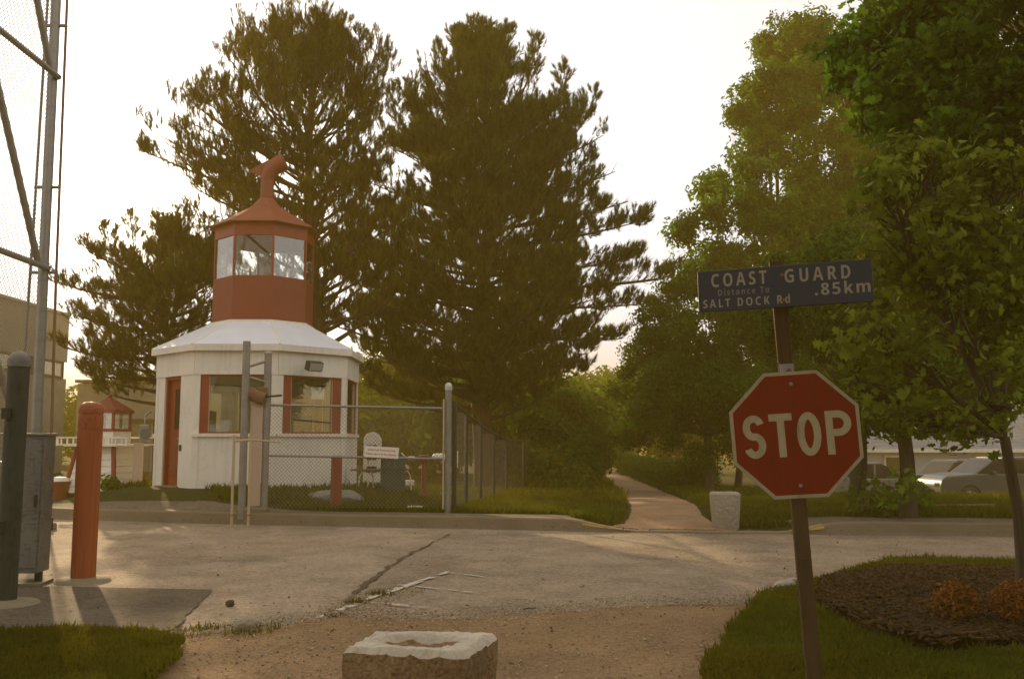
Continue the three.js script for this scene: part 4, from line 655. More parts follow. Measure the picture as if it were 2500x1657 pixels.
{ // pale house beyond the car park
  const y = -1.25, t = thing('clapboard_house', 'pale grey clapboard house with a wide shingled roof beyond the cars', 'house', [16.6, y, -45]);
  const siding = mat([0.4, 0.43, 0.47], 0.7), shingle = mat([0.3, 0.32, 0.35], 0.9, { map: asphaltMap });
  part('wall', [box(16, 2.3, 8, [8, 1.15, -4])], siding, t);
  for (let i = 0; i < 15; i++) part('clapboard', slab([[0.02, i * 0.15, 0.03], [15.98, i * 0.15, 0.03], [15.98, i * 0.15 + 0.155, 0.008], [0.02, i * 0.15 + 0.155, 0.008]], 0.01), siding, t);
  const r = part('roof', [slab([[-0.4, 2.3, 0.45], [16.4, 2.3, 0.45], [16.4, 4.6, -4.2], [-0.4, 4.6, -4.2]], 0.1), slab([[16.4, 2.3, -8.8], [-0.4, 2.3, -8.8], [-0.4, 4.6, -4.2], [16.4, 4.6, -4.2]], 0.1)], shingle, t);
  for (let i = 0; i < 14; i++) part('shingle_course', slab([[-0.38, 2.34 + i * 0.16, 0.44 - i * 0.3236], [16.38, 2.34 + i * 0.16, 0.44 - i * 0.3236], [16.38, 2.34 + i * 0.16 + 0.15, 0.44 - i * 0.3236 - 0.3236], [-0.38, 2.34 + i * 0.16 + 0.15, 0.44 - i * 0.3236 - 0.3236]], 0.012), shingle, r);
  part('gutter', [box(16.8, 0.16, 0.12, [8, 2.27, 0.52])], M.white, t);
  part('gable', [slab([[0, 2.3, 0], [0, 4.5, -4.2], [0, 2.3, -8]], 0.06)], siding, t);
  for (const x of [1.7, 6.2, 10.8]) { const w = part('window', [box(0.95, 0.09, 0.08, [x, 1.0, 0.06]), box(0.95, 0.09, 0.08, [x, 2.0, 0.06]), box(0.09, 1.0, 0.08, [x - 0.43, 1.5, 0.06]), box(0.09, 1.0, 0.08, [x + 0.43, 1.5, 0.06])], M.white, t); part('pane', [box(0.8, 0.95, 0.02, [x, 1.5, 0.045])], M.dark, w); }
}

// ------------------------------------------------------------------ parked cars
function car(name, label, p, turn, paint, roof, hood, H, L) {
  const t = thing(name, label, 'car', p, turn, 'cars parked by the house'), W = 1.74;
  const side = new THREE.Shape(); side.moveTo(-L / 2, 0.28); side.lineTo(-L / 2, 0.62); side.quadraticCurveTo(-L / 2 + 0.02, hood - 0.06, -L / 2 + 0.2, hood - 0.02);
  side.lineTo(-L / 2 + 1.05, hood + 0.05); side.lineTo(L / 2 - (H > 1.6 ? 0.12 : 0.7), hood + 0.06); side.quadraticCurveTo(L / 2, hood, L / 2, 0.62); side.lineTo(L / 2, 0.28);
  for (const x of [L / 2 - 0.85, -L / 2 + 0.85]) { side.lineTo(x + 0.36, 0.28); side.absarc(x, 0.3, 0.36, 0, Math.PI, false); } side.lineTo(-L / 2, 0.28);
  part('body', put(metreUV(flat(new THREE.ExtrudeGeometry(side, { depth: W - 0.16, bevelEnabled: true, bevelSize: 0.05, bevelThickness: 0.08, bevelSegments: 3 }).translate(0, 0, -(W - 0.16) / 2)))), paint, t);
  const c0 = -L / 2 + 1.0, c1 = L / 2 - (H > 1.6 ? 0.1 : 0.55), g = new THREE.Shape(); g.moveTo(c0, hood); g.lineTo(c0 + 0.72, H - 0.05); g.quadraticCurveTo(c0 + 0.85, H, c0 + 1.05, H); g.lineTo(c1 - (H > 1.6 ? 0.3 : 0.85), H - 0.01); g.quadraticCurveTo(c1 - (H > 1.6 ? 0.14 : 0.6), H - 0.02, c1, hood);
  part('glasshouse', metreUV(flat(new THREE.ExtrudeGeometry(g, { depth: W - 0.42, bevelEnabled: true, bevelSize: 0.03, bevelThickness: 0.1, bevelSegments: 3 }).translate(0, 0, -(W - 0.42) / 2))), mat([0.015, 0.016, 0.017], 0.35, { specularIntensity: 0.4 }), t);
  part('roof', [rbox(c1 - c0 - (H > 1.6 ? 1.1 : 1.75), 0.05, W - 0.36, 0.02, [(c0 + c1) / 2 + (H > 1.6 ? 0.3 : 0.12), H + 0.03, 0])], paint, t);
  for (const s of [-1, 1]) for (const x of [c0 + 0.95, (c0 + c1) / 2 + 0.15]) part('pillar', [box(0.07, H - hood + 0.02, 0.03, [x + 0.12, (H + hood) / 2, s * (W / 2 - 0.1)])], paint, t);
  for (const x of [-L / 2 + 0.85, L / 2 - 0.85]) for (const s of [-1, 1]) { const w = part('wheel', [put(new THREE.TorusGeometry(0.24, 0.09, 10, 24), [x, 0.31, s * (W / 2 - 0.1)])], M.dark, t); part('rim', [put(new THREE.CylinderGeometry(0.2, 0.2, 0.1, 18), [x, 0.31, s * (W / 2 - 0.09)], 0, Math.PI / 2)], M.steel, w); }
  for (const s of [-1, 1]) { part('headlight', [rbox(0.08, 0.14, 0.3, 0.03, [-L / 2 - 0.02, 0.66, s * 0.6])], M.glassDark, t); part('tail_light', [rbox(0.08, 0.2, 0.22, 0.03, [L / 2 + 0.02, 0.8, s * 0.66])], M.red, t); part('mirror', [rbox(0.12, 0.12, 0.18, 0.03, [c0 + 0.55, hood + 0.12, s * (W / 2 + 0.06)])], paint, t); }
  return t;
}
const cp = (x, z) => [x, land(x, z) + 0.035, z];
car('dark_suv', 'dark upright estate car behind the tree trunk before the house', cp(17.2, -36.5), 0.25, mat([0.05, 0.045, 0.04], 0.4, { clearcoat: 0.35, clearcoatRoughness: 0.15 }), 0, 1.0, 1.72, 4.5);
car('dark_sedan', 'low dark sedan parked nearest the mulch bed at the right', cp(15.0, -29), 0.08, mat([0.03, 0.034, 0.034], 0.4, { clearcoat: 0.35, clearcoatRoughness: 0.15 }), 0, 0.88, 1.4, 4.5);
car('grey_car', 'grey car half hidden behind the stop sign', cp(11.3, -31.5), 0.15, mat([0.16, 0.15, 0.14], 0.4, { clearcoat: 0.35, clearcoatRoughness: 0.15 }), 0, 0.9, 1.45, 4.3);
{ // timber by the car park
  for (const [x, z, a, k, l] of [[7.9, -17.4, 0.1, 0, 'long brown timber edging the grass at the right'], [6.9, -17.6, 0.9, 1, 'short orange-brown timber leaning beside the long edging timber']]) { const t = thing('landscape_timber', l, 'timber', [x, land(x, z) + 0.02, z], a); part('beam', [rbox(k ? 0.5 : 2.1, 0.11, 0.13, 0.02, [0, 0.05, 0])], M.wood, t); part('end_grain', [box(0.006, 0.09, 0.11, [k ? -0.253 : -1.053, 0.05, 0])], M.beige, t); }
}

// ------------------------------------------------------------------ foliage
function needleTuft(seed, n, len, w, axis, spreadA) {      // bottlebrush of needles round +y
  const r = mulberry(seed), pos = [];
  for (let i = 0; i < n; i++) { const a = r() * 6.283, t = r(), y = t * axis, k = spreadA * (1 - 0.6 * t) + 0.15 * r(), s = Math.sin(k), c = Math.cos(k), l = len * (0.7 + 0.5 * r()), dx = Math.cos(a) * s, dz = Math.sin(a) * s, b = a + 1.3 + r(), px = Math.cos(b) * w, pz = Math.sin(b) * w; pos.push(px, y, pz, -px, y, -pz, dx * l, y + c * l, dz * l); }
  const g = new THREE.BufferGeometry(); g.setAttribute('position', new THREE.Float32BufferAttribute(pos, 3)); g.computeVertexNormals(); return g;
}
function sprig(seed, n, size, reach, lobed = false) {      // leaves round a short twig along +y, hanging a little
  const r = mulberry(seed), pos = [];
  for (let i = 0; i < n; i++) {
    const o = V((r() - 0.5) * reach, (i / n) * reach, (r() - 0.5) * reach), a = r() * 6.283, dir = V(Math.cos(a), 0.1 - 0.9 * r(), Math.sin(a)).normalize(), sd = dir.clone().cross(V(0, 1, 0)).normalize().applyAxisAngle(dir, (r() - 0.5) * 1.6), nm = sd.clone().cross(dir), L = size * (0.7 + 0.6 * r());
    const P = (u, v, f = 0) => { const p = o.clone().addScaledVector(dir, u * L).addScaledVector(sd, v * L).addScaledVector(nm, (f - 0.16 * u * u) * L); return [p.x, p.y, p.z]; };
    const out = lobed ? [[0, 0], [0.12, 0.3], [0.3, 0.2], [0.42, 0.5], [0.56, 0.22], [0.8, 0.3], [0.78, 0.12], [1.05, 0]] : [[0, 0], [0.3, 0.2], [0.55, 0.22], [0.8, 0.12], [1, 0]];
    for (const s of [1, -1]) for (let k = 0; k < out.length - 1; k++) { const c = Math.min(out.length - 1, k + 1); pos.push(...P(out[k][0], 0), ...P(out[k][0], s * out[k][1], 0.14 * out[k][1]), ...P(out[c][0], s * out[c][1], 0.14 * out[c][1])); if (k < out.length - 2) pos.push(...P(out[k][0], 0), ...P(out[c][0], s * out[c][1], 0.14 * out[c][1]), ...P(out[c][0], 0)); }
  }
  const g = new THREE.BufferGeometry(); g.setAttribute('position', new THREE.Float32BufferAttribute(pos, 3)); g.computeVertexNormals(); return g;
}
const Y = V(0, 1, 0);
function crown(name, geo, m, list, parent, tint) {         // list: [pos, dir, scale]
  const im = stuff(shade(new THREE.InstancedMesh(geo, m, list.length))), m4 = new THREE.Matrix4(), q = new THREE.Quaternion(), q2 = new THREE.Quaternion(), c = new THREE.Color();
  list.forEach(([p, d, s], i) => { q.setFromUnitVectors(Y, d); q2.setFromAxisAngle(Y, hash(i, 3, 1, 9) * 6.283); m4.compose(p, q.multiply(q2), V(s, s, s)); im.setMatrixAt(i, m4); im.setColorAt(i, c.setRGB(...tint(p, i))); });
  im.name = name; parent.add(im); return im;
}
const ptint = (seed, warm = 0.3) => (p, i) => { const k = 0.5 + 1.0 * hash(i, 1, 2, seed), w = fbm(p.x * 0.8, p.y * 0.8, p.z * 0.8, seed, 2); return [k * (0.85 + warm * 1.2 * w), k, k * (0.8 + 0.3 * (1 - w))]; };

function pine(o) {
  const r = mulberry(o.seed), [bx, bz] = o.at, by = land(bx, bz) - 0.1, t = thing(o.name, o.label, 'tree', [bx, by, bz]), H = o.top - by;
  const wob = (y) => V(o.lean[0] * (y / H) ** 1.5 + 0.12 * Math.sin(y * 0.7 + o.seed), y, o.lean[1] * (y / H));
  const tp = []; for (let k = 0; k <= 14; k++) tp.push(wob((k / 14) * H * 0.985));
  part('trunk', tube(tp, o.r, o.r * 0.1, 14), M.bark, t);
  const reach = (y, side) => Math.max(0.15, pathAt(o.profile.map((p) => [p[0] - by, side < 0 ? p[1] : p[2]]), clamp(y, o.profile[0][0] - by, o.profile[o.profile.length - 1][0] - by)));
  const tufts = [];
  const addTufts = (p, d, n, s) => { for (let k = 0; k < n; k++) { const q = p.clone().add(V((r() - 0.5) * s, (r() - 0.4) * s * 0.7, (r() - 0.5) * s)); if (fbm(q.x * 0.95, q.y * 1.25, q.z * 0.95, o.seed + 8, 2) < o.gap) continue; const dd = d.clone().multiplyScalar(0.55).add(V((r() - 0.5) * 1.1, o.upright * (0.55 + 0.6 * r()), (r() - 0.5) * 1.1)).normalize(); tufts.push([q, dd, 0.7 + 0.6 * r()]); } };
  const y0 = o.profile[0][0] - by, y1 = H * 0.97;
  for (let k = 0; k < o.limbs; k++) {
    const f = (k + r() * 0.8) / o.limbs, yy = lerp(y0, y1, Math.pow(f, 0.92)), az = k * 2.399 + r() * 0.7, cx = Math.cos(az), cz = Math.sin(az);
    const tipY = Math.min(H, yy + o.rise * (0.4 + 0.8 * r()) * (0.4 + 0.75 * f) * (1 - 0.35 * f * f)), R = reach(tipY, cx), Rz = (reach(tipY, -1) + reach(tipY, 1)) / 2, len = lerp(Rz, R, Math.abs(cx)) * (0.72 + 0.38 * r());
    const a = wob(Math.max(0.6, yy - o.rise * 0.25 * r())), tip = wob(tipY); tip.x = a.x * 0.5 + tip.x * 0.5 + cx * len; tip.z += cz * len; tip.y = tipY + (r() - 0.5) * 0.4;
    const mid = a.clone().lerp(tip, 0.5); mid.y -= o.sag * len * (0.6 + 0.6 * r()); mid.x += (r() - 0.5) * 0.25; mid.z += (r() - 0.5) * 0.25;
    const curve = new THREE.QuadraticBezierCurve3(a, mid, tip), gs = [tube(curve.getPoints(7), Math.max(0.02, o.r * 0.3 * (1 - f * 0.75)), 0.009, 6, false)];
    const nb = Math.max(5, Math.round(len * o.twigs));
    for (let j = 0; j < nb; j++) {
      const u = lerp(o.bare, 1, Math.pow((j + r()) / nb, 0.8)), p = curve.getPoint(u), tg = curve.getTangent(u), sd = V(-tg.z, 0, tg.x).normalize(), s = j % 2 ? 1 : -1, bl = (0.35 + 0.75 * r()) * (1.15 - 0.6 * u) * o.bl;
      const e = p.clone().addScaledVector(tg, bl * 0.55).addScaledVector(sd, s * bl * (0.5 + 0.4 * r())); e.y += bl * (o.upright * 0.45 * (0.4 + r()) - 0.05);
      gs.push(tube([p, p.clone().lerp(e, 0.5).add(V(0, -0.03, 0)), e], 0.012, 0.005, 4, false));
      const d = e.clone().sub(p).normalize();
      addTufts(e, d, o.per, 0.3); addTufts(p.clone().lerp(e, 0.55), d, Math.ceil(o.per * 0.6), 0.28);
    }
    addTufts(tip, tip.clone().sub(mid).normalize(), o.per + 1, 0.2);
    part('limb', gs, M.bark, t);
  }
  for (const [lx, ly, lz] of o.leaders) { // upright leading shoots
    const top = V(lx - bx, ly - by, lz), cv = new THREE.QuadraticBezierCurve3(wob(top.y - 3.2), V(top.x * 0.85 + wob(top.y).x * 0.15, top.y - 2.2, top.z * 0.8), top), gs = [tube(cv.getPoints(7), 0.06, 0.012, 6, false)];
    for (let j = 0; j < 26; j++) { const u = lerp(0.42, 1, (j + r()) / 26), p = cv.getPoint(u), az = j * 2.4 + r(), L = 0.12 + 0.85 * (1 - u) * (0.6 + 0.7 * r()), e = p.clone().add(V(Math.cos(az) * L, L * (0.55 + 0.5 * r()), Math.sin(az) * L)); gs.push(tube([p, e], 0.012, 0.005, 4, false)); addTufts(e, e.clone().sub(p).normalize(), 3, 0.16); addTufts(p.clone().lerp(e, 0.5), e.clone().sub(p).normalize(), 2, 0.16); }
    addTufts(top, V(0, 1, 0), 3, 0.1); part('limb', gs, M.bark, t);
  }
  for (const [ax, ay, az, rise] of o.arms) { // long single boughs
    const tip = V(ax - bx, ay - by, az), a = wob(tip.y - rise), cv = new THREE.QuadraticBezierCurve3(a, a.clone().lerp(tip, 0.55).add(V(0, -0.25, 0)), tip), gs = [tube(cv.getPoints(8), 0.07, 0.012, 6, false)], L = a.distanceTo(tip);
    for (let j = 0; j < L * 13; j++) { const u = lerp(0.25, 1, r()), p = cv.getPoint(u), tg = cv.getTangent(u), sd = V(-tg.z, 0, tg.x).normalize(), s = j % 2 ? 1 : -1, bl = 0.2 + 1.1 * (1.1 - u) * r(), e = p.clone().addScaledVector(tg, bl * 0.6).addScaledVector(sd, s * bl * 0.6); e.y += bl * (r() * 0.95 - 0.25); gs.push(tube([p, e], 0.011, 0.005, 4, false)); addTufts(e, e.clone().sub(p).normalize(), 4, 0.22); }
    part('limb', gs, M.bark, t);
  }
  const h = Math.ceil(tufts.length / 2);
  crown('crown', needleTuft(o.seed + 1, o.needles, o.nl, o.nw, o.axis, o.open), o.m, tufts.slice(0, h), t, ptint(o.seed)); crown('crown', needleTuft(o.seed + 2, o.needles, o.nl, o.nw, o.axis, o.open), o.m, tufts.slice(h), t, ptint(o.seed + 5));
  return t;
}
// profile rows: [height, reach to the left, reach to the right]
pine({ name: 'red_pine', label: 'tall open-crowned pine with a bare trunk right behind the lantern tower', seed: 301, at: [-5.15, -25], top: 12.6, r: 0.27, lean: [-0.6, 0.2], gap: 0.365, profile: [[4.2, 1.6, 1.5], [5.6, 2.4, 2.1], [7.0, 2.9, 2.3], [7.8, 3.4, 2.3], [8.6, 4.4, 2.3], [9.4, 4.2, 2.1], [10.4, 3.7, 1.95], [11.3, 3.1, 1.9], [12.2, 2.2, 1.4], [12.7, 0.7, 0.7]], limbs: 112, rise: 2.2, sag: 0.08, twigs: 4.4, bare: 0.3, bl: 0.95, per: 5, upright: 1.4, needles: 38, nl: 0.15, nw: 0.0068, axis: 0.22, open: 0.85, m: M.needle,
  leaders: [[-6.23, 13.14, 0.1], [-7.49, 12.56, 0.3], [-7.06, 12.16, -0.6], [-5.35, 12.76, 0.4], [-4.7, 12.64, -0.3], [-4.18, 12.59, 0.5], [-3.73, 12.81, 0], [-3.36, 12.18, 0.3], [-8.01, 11.78, 0], [-5.8, 12.72, -0.7], [-8.34, 11.4, 0.4], [-6.59, 12.76, 0.6]], arms: [[-10.14, 9.39, 0.2, 1.6], [-9.34, 10.22, -0.3, 2], [-8.88, 10.78, 0.3, 2.2], [-9.37, 9.48, 0.5, 1.8], [-8.98, 8.56, -0.5, 1.5], [-3.95, 7.34, -0.4, 1.2], [-3.81, 6.38, 0.3, 1]] });
pine({ name: 'spreading_pine', label: 'low spreading pine between the tall gate and the gatehouse, hiding the sun', seed: 411, at: [-9.15, -24.2], top: 6.75, r: 0.17, lean: [0.6, 0.1], gap: 0.355, profile: [[2.5, 1.1, 1.2], [3.4, 1.75, 1.9], [4.7, 1.9, 2.0], [5.6, 1.55, 2.0], [6.2, 1.0, 2.0], [6.8, 0.4, 1.7]], limbs: 92, rise: 1.3, sag: 0.05, twigs: 4.8, bare: 0.2, bl: 0.85, per: 5, upright: 0.9, needles: 38, nl: 0.14, nw: 0.0068, axis: 0.19, open: 1.0, m: M.needle,
  leaders: [[-10.06, 7.34, 0.2], [-9.49, 7.28, -0.2], [-10.76, 7.11, 0], [-8.7, 7.46, 0.3]], arms: [[-11.91, 5.61, 0.2, 0.6], [-11.64, 4.81, -0.2, 0.5], [-11.7, 3.9, 0.2, 0.3], [-11.16, 6.41, 0, 0.8], [-8.3, 6.77, -0.8, 0.8], [-8.15, 5.83, -0.6, 0.6], [-8.35, 4.89, -0.5, 0.4], [-11, 3.23, 0.2, 0.1]] });
pine({ name: 'white_pine', label: 'massive dense dark pine in the middle behind the fence', seed: 523, at: [-0.95, -29], top: 14.0, r: 0.36, lean: [0.15, 0], gap: 0.395, profile: [[2.3, 3.2, 2.4], [3.4, 4.0, 3.0], [4.8, 4.7, 3.6], [6.2, 4.8, 3.8], [7.5, 4.4, 3.8], [8.6, 3.9, 3.5], [10.0, 3.6, 3.1], [11.2, 3.3, 2.6], [12.4, 2.3, 2.0], [13.4, 1.2, 1.0], [14.2, 0.4, 0.4]], limbs: 164, rise: 1.8, sag: 0.06, twigs: 4.8, bare: 0.14, bl: 1.15, per: 6, upright: 1.05, needles: 42, nl: 0.18, nw: 0.0088, axis: 0.24, open: 0.9, m: M.needleWhite,
  leaders: [[-0.68, 15.25, 0], [-0.92, 14.68, 0.5], [-0.32, 14.75, -0.4], [-1.73, 14.53, 0.2], [-2.85, 14.04, 0], [-2.29, 13.87, 0.6], [-3.41, 13.43, -0.3], [0.8, 14.37, 0.1], [0.45, 14.02, -0.5], [1.71, 13.29, 0.2], [2.68, 12.63, 0], [2.19, 11.98, 0.5], [-3.88, 12.56, 0.3]], arms: [[4.22, 8.4, 0.3, 0.9], [3.75, 9.13, -0.3, 1], [3.28, 9.98, 0.2, 1.2], [2.88, 11.12, 0.3, 1.6], [4.74, 6.48, 0.4, 0.2], [5.09, 6.61, 0.2, 0.4], [4.05, 5.78, -0.2, 0], [3.93, 7.17, 0.5, 0.5], [3.49, 4.69, -0.3, -0.2], [-4.67, 9.7, 0.2, 1.3], [-4.56, 7.17, 0.2, 0.8], [-5.37, 6.61, -0.2, 0.8], [-5.48, 5.24, 0.3, 0.4], [-4.74, 5.51, -0.2, 0.4]] });

function leafTree(o) { // o.lobes: [x, y, z, r] crown masses in world metres
  const r = mulberry(o.seed), [bx, bz] = o.at, by = o.y ?? land(bx, bz) - 0.1, t = thing(o.name, o.label, 'tree', [bx, by, bz]);
  const base = V(0, 0, 0), fork = o.fork ? V(o.fork[0] - bx, o.fork[1] - by, o.fork[2] - bz) : V((r() - 0.5) * 0.3, o.forkAt ?? 2.4, (r() - 0.5) * 0.3);
  part('trunk', tube([base.clone().add(V(0, -0.05, 0)), V(0.02, 0.25, 0), fork.clone().multiplyScalar(0.5).add(V(0.05, 0, 0)), fork], o.r, o.r * 0.7, 12), M.barkGrey, t);
  const list = [], total = o.lobes.reduce((s, l) => s + l[3] ** 2.2, 0);
  for (const [lx, ly, lz, lr] of o.lobes) {
    const c = V(lx - bx, ly - by, lz - bz), m = fork.clone().lerp(c, 0.5); m.y += 0.12 * fork.distanceTo(c) * (r() - 0.2);
    const cv = new THREE.QuadraticBezierCurve3(fork, m, c), gs = [tube(cv.getPoints(7), Math.max(0.025, o.r * 0.42), 0.015, 7, false)];
    for (let k = 0; k < 16; k++) { const a = V(r() - 0.5, r() - 0.35, r() - 0.5).normalize(), p = cv.getPoint(0.55 + 0.45 * r()), e = c.clone().addScaledVector(a, lr * (0.6 + 0.3 * r())); gs.push(tube([p, p.clone().lerp(e, 0.5).add(V((r() - 0.5) * 0.2, 0.1 * lr * r(), (r() - 0.5) * 0.2)), e], 0.016, 0.005, 4, false)); }
    part('limb', gs, M.barkGrey, t);
    const n = Math.round((o.count * lr ** 2.2) / total), K = Math.max(7, Math.round((o.subs ?? 16) * (0.6 + 0.4 * r()))), subs = [];
    for (let k = 0; k < K; k++) { const a = V(r() * 2 - 1, r() * 1.9 - 0.85, r() * 2 - 1).normalize(), q = Math.pow(r(), 0.4) * (0.78 + 0.34 * r()); subs.push([c.clone().add(V(a.x * lr * q, a.y * lr * q * (o.squash ?? 0.9), a.z * lr * q)), lr * (o.subR ?? 0.34) * (0.6 + 0.75 * r()), a]); }
    for (let k = 0; k < n; k++) {
      const [sc, sr, sa] = subs[Math.floor(r() * K)], a = V(r() + r() + r() - 1.5, r() + r() + r() - 1.5, r() + r() + r() - 1.5), p = sc.clone().add(V(a.x * sr * 1.15, a.y * sr * 0.75, a.z * sr * 1.15));
      if (fbm(p.x * o.clump, p.y * o.clump, p.z * o.clump, o.seed + 3, 2) < o.gap) continue;
      list.push([p, sa.clone().multiplyScalar(0.6).add(V((r() - 0.5) * 1.2, 0.1 + (r() - 0.5), (r() - 0.5) * 1.2)).normalize(), 0.6 + 0.7 * r()]);
    }
  }
  crown('crown', o.geo, o.m, list, t, ptint(o.seed, o.warm ?? 0.3)); return t;
}
const ashSprig = sprig(71, 13, 0.15, 0.4), smallSprig = sprig(72, 13, 0.095, 0.32), bigSprig = sprig(73, 8, 0.1, 0.28, true), saplingSprig = sprig(74, 6, 0.078, 0.2, true), bushSprig = sprig(75, 14, 0.16, 0.4), roughSprig = sprig(76, 12, 0.26, 0.6);
leafTree({ name: 'ash_tree', label: 'tall pale-tipped leafy tree whose crown fills the sky above the street sign', seed: 611, at: [9.6, -33], r: 0.32, forkAt: 3.4, count: 33000, geo: ashSprig, m: M.leaf, clump: 0.75, gap: 0.42, lobes: [[8.41, 6.38, -31, 1.59], [10.47, 6.82, -31, 1.87], [13.07, 6.99, -32, 2.23], [7.01, 8.46, -31, 1.23], [8, 9.96, -31, 1.51], [6.83, 7.12, -31, 1.3], [9.05, 13.63, -32, 1.27], [9.71, 15.92, -33, 0.95], [8.47, 12.44, -32, 0.89], [10.15, 12.12, -32, 2.08], [10.79, 14.99, -32, 1.49], [12.35, 13.93, -33, 2.15], [11.82, 9.77, -32, 2.83], [9.34, 8.22, -32, 2.38], [14.04, 16.25, -33, 2.15], [15.31, 12.78, -33, 2.76], [17.21, 15.75, -33, 2.76], [15.57, 8.59, -33, 2.92], [18.05, 10.83, -33, 2.92]] });
leafTree({ name: 'park_maple', label: 'dense round maple over the hedge at the right of the trail', seed: 622, at: [5.35, -25.6], r: 0.16, forkAt: 1.7, count: 12500, geo: smallSprig, m: M.leafDeep, clump: 1.0, gap: 0.4, lobes: [[4.56, 2.89, -26, 1.15], [5.44, 3.82, -25.5, 1.42], [4.77, 4.72, -27, 0.88], [5.07, 2.14, -25, 1.28], [6.12, 2.6, -25, 1.34], [6.54, 4.6, -26, 1.33], [4.09, 2.2, -27, 0.88], [7.32, 2.17, -26, 1.09], [3.85, 1.71, -28, 0.63], [4.14, 3.11, -30, 0.84], [4.44, 4.24, -30, 0.84], [5.11, 6.08, -30, 0.77]] });
leafTree({ name: 'park_maple', label: 'slimmer maple just right of the round maple by the hedge', seed: 633, at: [6.35, -26.5], r: 0.12, forkAt: 1.8, count: 7000, geo: smallSprig, m: M.leaf, clump: 1.0, gap: 0.36, lobes: [[7.13, 3.33, -27, 1.26], [8.17, 4.21, -27, 1.38], [8.12, 5.64, -28, 1.3], [8.05, 2.53, -26, 1.21]] });
leafTree({ name: 'verge_maple', label: 'maple with a stout trunk directly right of the stop sign', seed: 644, at: [5.95, -16.4], r: 0.16, forkAt: 1.9, count: 9500, geo: smallSprig, m: M.leafDeep, clump: 1.3, gap: 0.42, lobes: [[5.91, 2.55, -17, 0.71], [6.23, 3.29, -16.5, 0.84], [6.82, 2.6, -16.5, 0.77], [6.4, 4.4, -17.5, 0.9], [5.62, 3.63, -18, 0.84], [5.98, 4.57, -18.5, 0.69], [6.96, 3.92, -16.5, 0.84], [5.99, 1.89, -16, 0.48]] });
leafTree({ name: 'verge_maple', label: 'maple with a dark trunk in front of the parked estate car', seed: 655, at: [6.6, -15.7], r: 0.15, forkAt: 2.1, count: 9500, geo: smallSprig, m: M.leaf, clump: 1.3, gap: 0.42, lobes: [[6.67, 2.09, -15.5, 0.58], [7.22, 2.89, -15.5, 0.79], [7.92, 3.77, -15.5, 0.94], [7.29, 4.22, -16, 0.82], [8.29, 2.67, -15.5, 0.72], [7.15, 1.93, -15, 0.42], [8.76, 4.91, -16, 0.89]] });
leafTree({ name: 'overhanging_maple', label: 'broad-leaved tree leaning in over the top right corner', seed: 666, at: [9.2, -11.5], y: 0, r: 0.24, forkAt: 4.2, count: 7600, geo: bigSprig, m: M.leaf, clump: 1.7, gap: 0.42, warm: 0.4, lobes: [[5.07, 6.72, -11, 0.61], [4.48, 6.14, -11.5, 0.43], [4.7, 4.64, -10.5, 0.54], [5.52, 6.09, -10, 0.84], [5.06, 5.89, -10.5, 0.73], [4.53, 5.26, -10.5, 0.54], [5.02, 4.88, -10, 0.6], [5.36, 4.71, -9.5, 0.66], [4.73, 6.78, -11.5, 0.48], [6.07, 4, -10, 0.88], [6.27, 5.63, -10, 1.02]] });
leafTree({ name: 'added_shade_maple', label: 'unseen maple added behind the viewer, its crown spread to shade the sign and lawn', seed: 688, at: [5.5, 3.5], y: 0, r: 0.28, forkAt: 3.2, count: 17000, geo: smallSprig, m: M.leaf, clump: 1.2, gap: 0.25, lobes: [[1.5, 8.2, -3, 2.2], [4.2, 8.4, -4.2, 2.4], [-1.5, 8.4, -1, 2.2], [-4, 8, 0.5, 2.3], [-4.8, 9, -2.6, 2.0], [1.2, 4.6, 4.2, 1.8], [3.0, 3.4, 4.6, 1.6], [-0.6, 6.2, 5.0, 2.0], [5.6, 3.0, 3.0, 1.7], [6.6, 3.2, -0.8, 1.5], [3.2, 5.6, -0.5, 2.0], [5.2, 6.2, -1.2, 2.2], [6.8, 5.2, -2.6, 1.9], [4.2, 7.2, 2.2, 2.6], [1.6, 6.6, 2.4, 2.0], [7.2, 6.8, 2.6, 2.6], [2.6, 4.4, 2.2, 1.5], [5.2, 4.2, 1.2, 1.8], [8.4, 4.6, 0.2, 2.0]] });  // unseen tree added out of view; its crown lobes darken sign, lawn and foreground
leafTree({ name: 'corner_maple', label: 'full-crowned maple rooted behind the viewer at the left, mirrored in the gatehouse window', seed: 699, at: [-12.5, 6], y: 0, r: 0.3, forkAt: 2.6, count: 9000, geo: ashSprig, m: M.leafDeep, clump: 1.0, gap: 0.3, lobes: [[-12.5, 5.5, 5, 2.6], [-14.5, 4.0, 6, 2.4], [-10.5, 4.2, 5, 2.2], [-16.5, 5.2, 7, 2.6], [-12.5, 7.8, 7, 2.8], [-15.5, 2.4, 5, 1.8], [-11.5, 2.6, 6.5, 1.9], [-8.6, 5.6, 7, 2.4], [-18, 2.8, 6, 2.2], [-9.4, 2.8, 8, 2.0]] });
{ // young tree in the bed
  const t = leafTree({ name: 'young_maple', label: 'young maple with yellow-tinged leaves growing in the mulch bed', seed: 677, at: [4.42, -8.25], y: 0.18, r: 0.062, fork: [4.32, 1.49, -8.2], count: 1700, geo: saplingSprig, m: M.leafPale, clump: 2.2, gap: 0.43, warm: 0.55, lobes: [[3.05, 2.28, -7.8, 0.25], [3.4, 3.18, -8, 0.35], [3.26, 3.61, -8, 0.26], [3.68, 2.72, -8, 0.41], [3.44, 2.03, -7.8, 0.36], [3.99, 2.34, -8, 0.41], [4.07, 3.3, -8.2, 0.42], [4.39, 2.91, -8.2, 0.42], [3.45, 1.59, -7.7, 0.16], [4.11, 1.78, -8, 0.26], [3.76, 4, -8.4, 0.27], [4.47, 3.76, -8.4, 0.43], [2.93, 1.88, -7.8, 0.15]] });
}
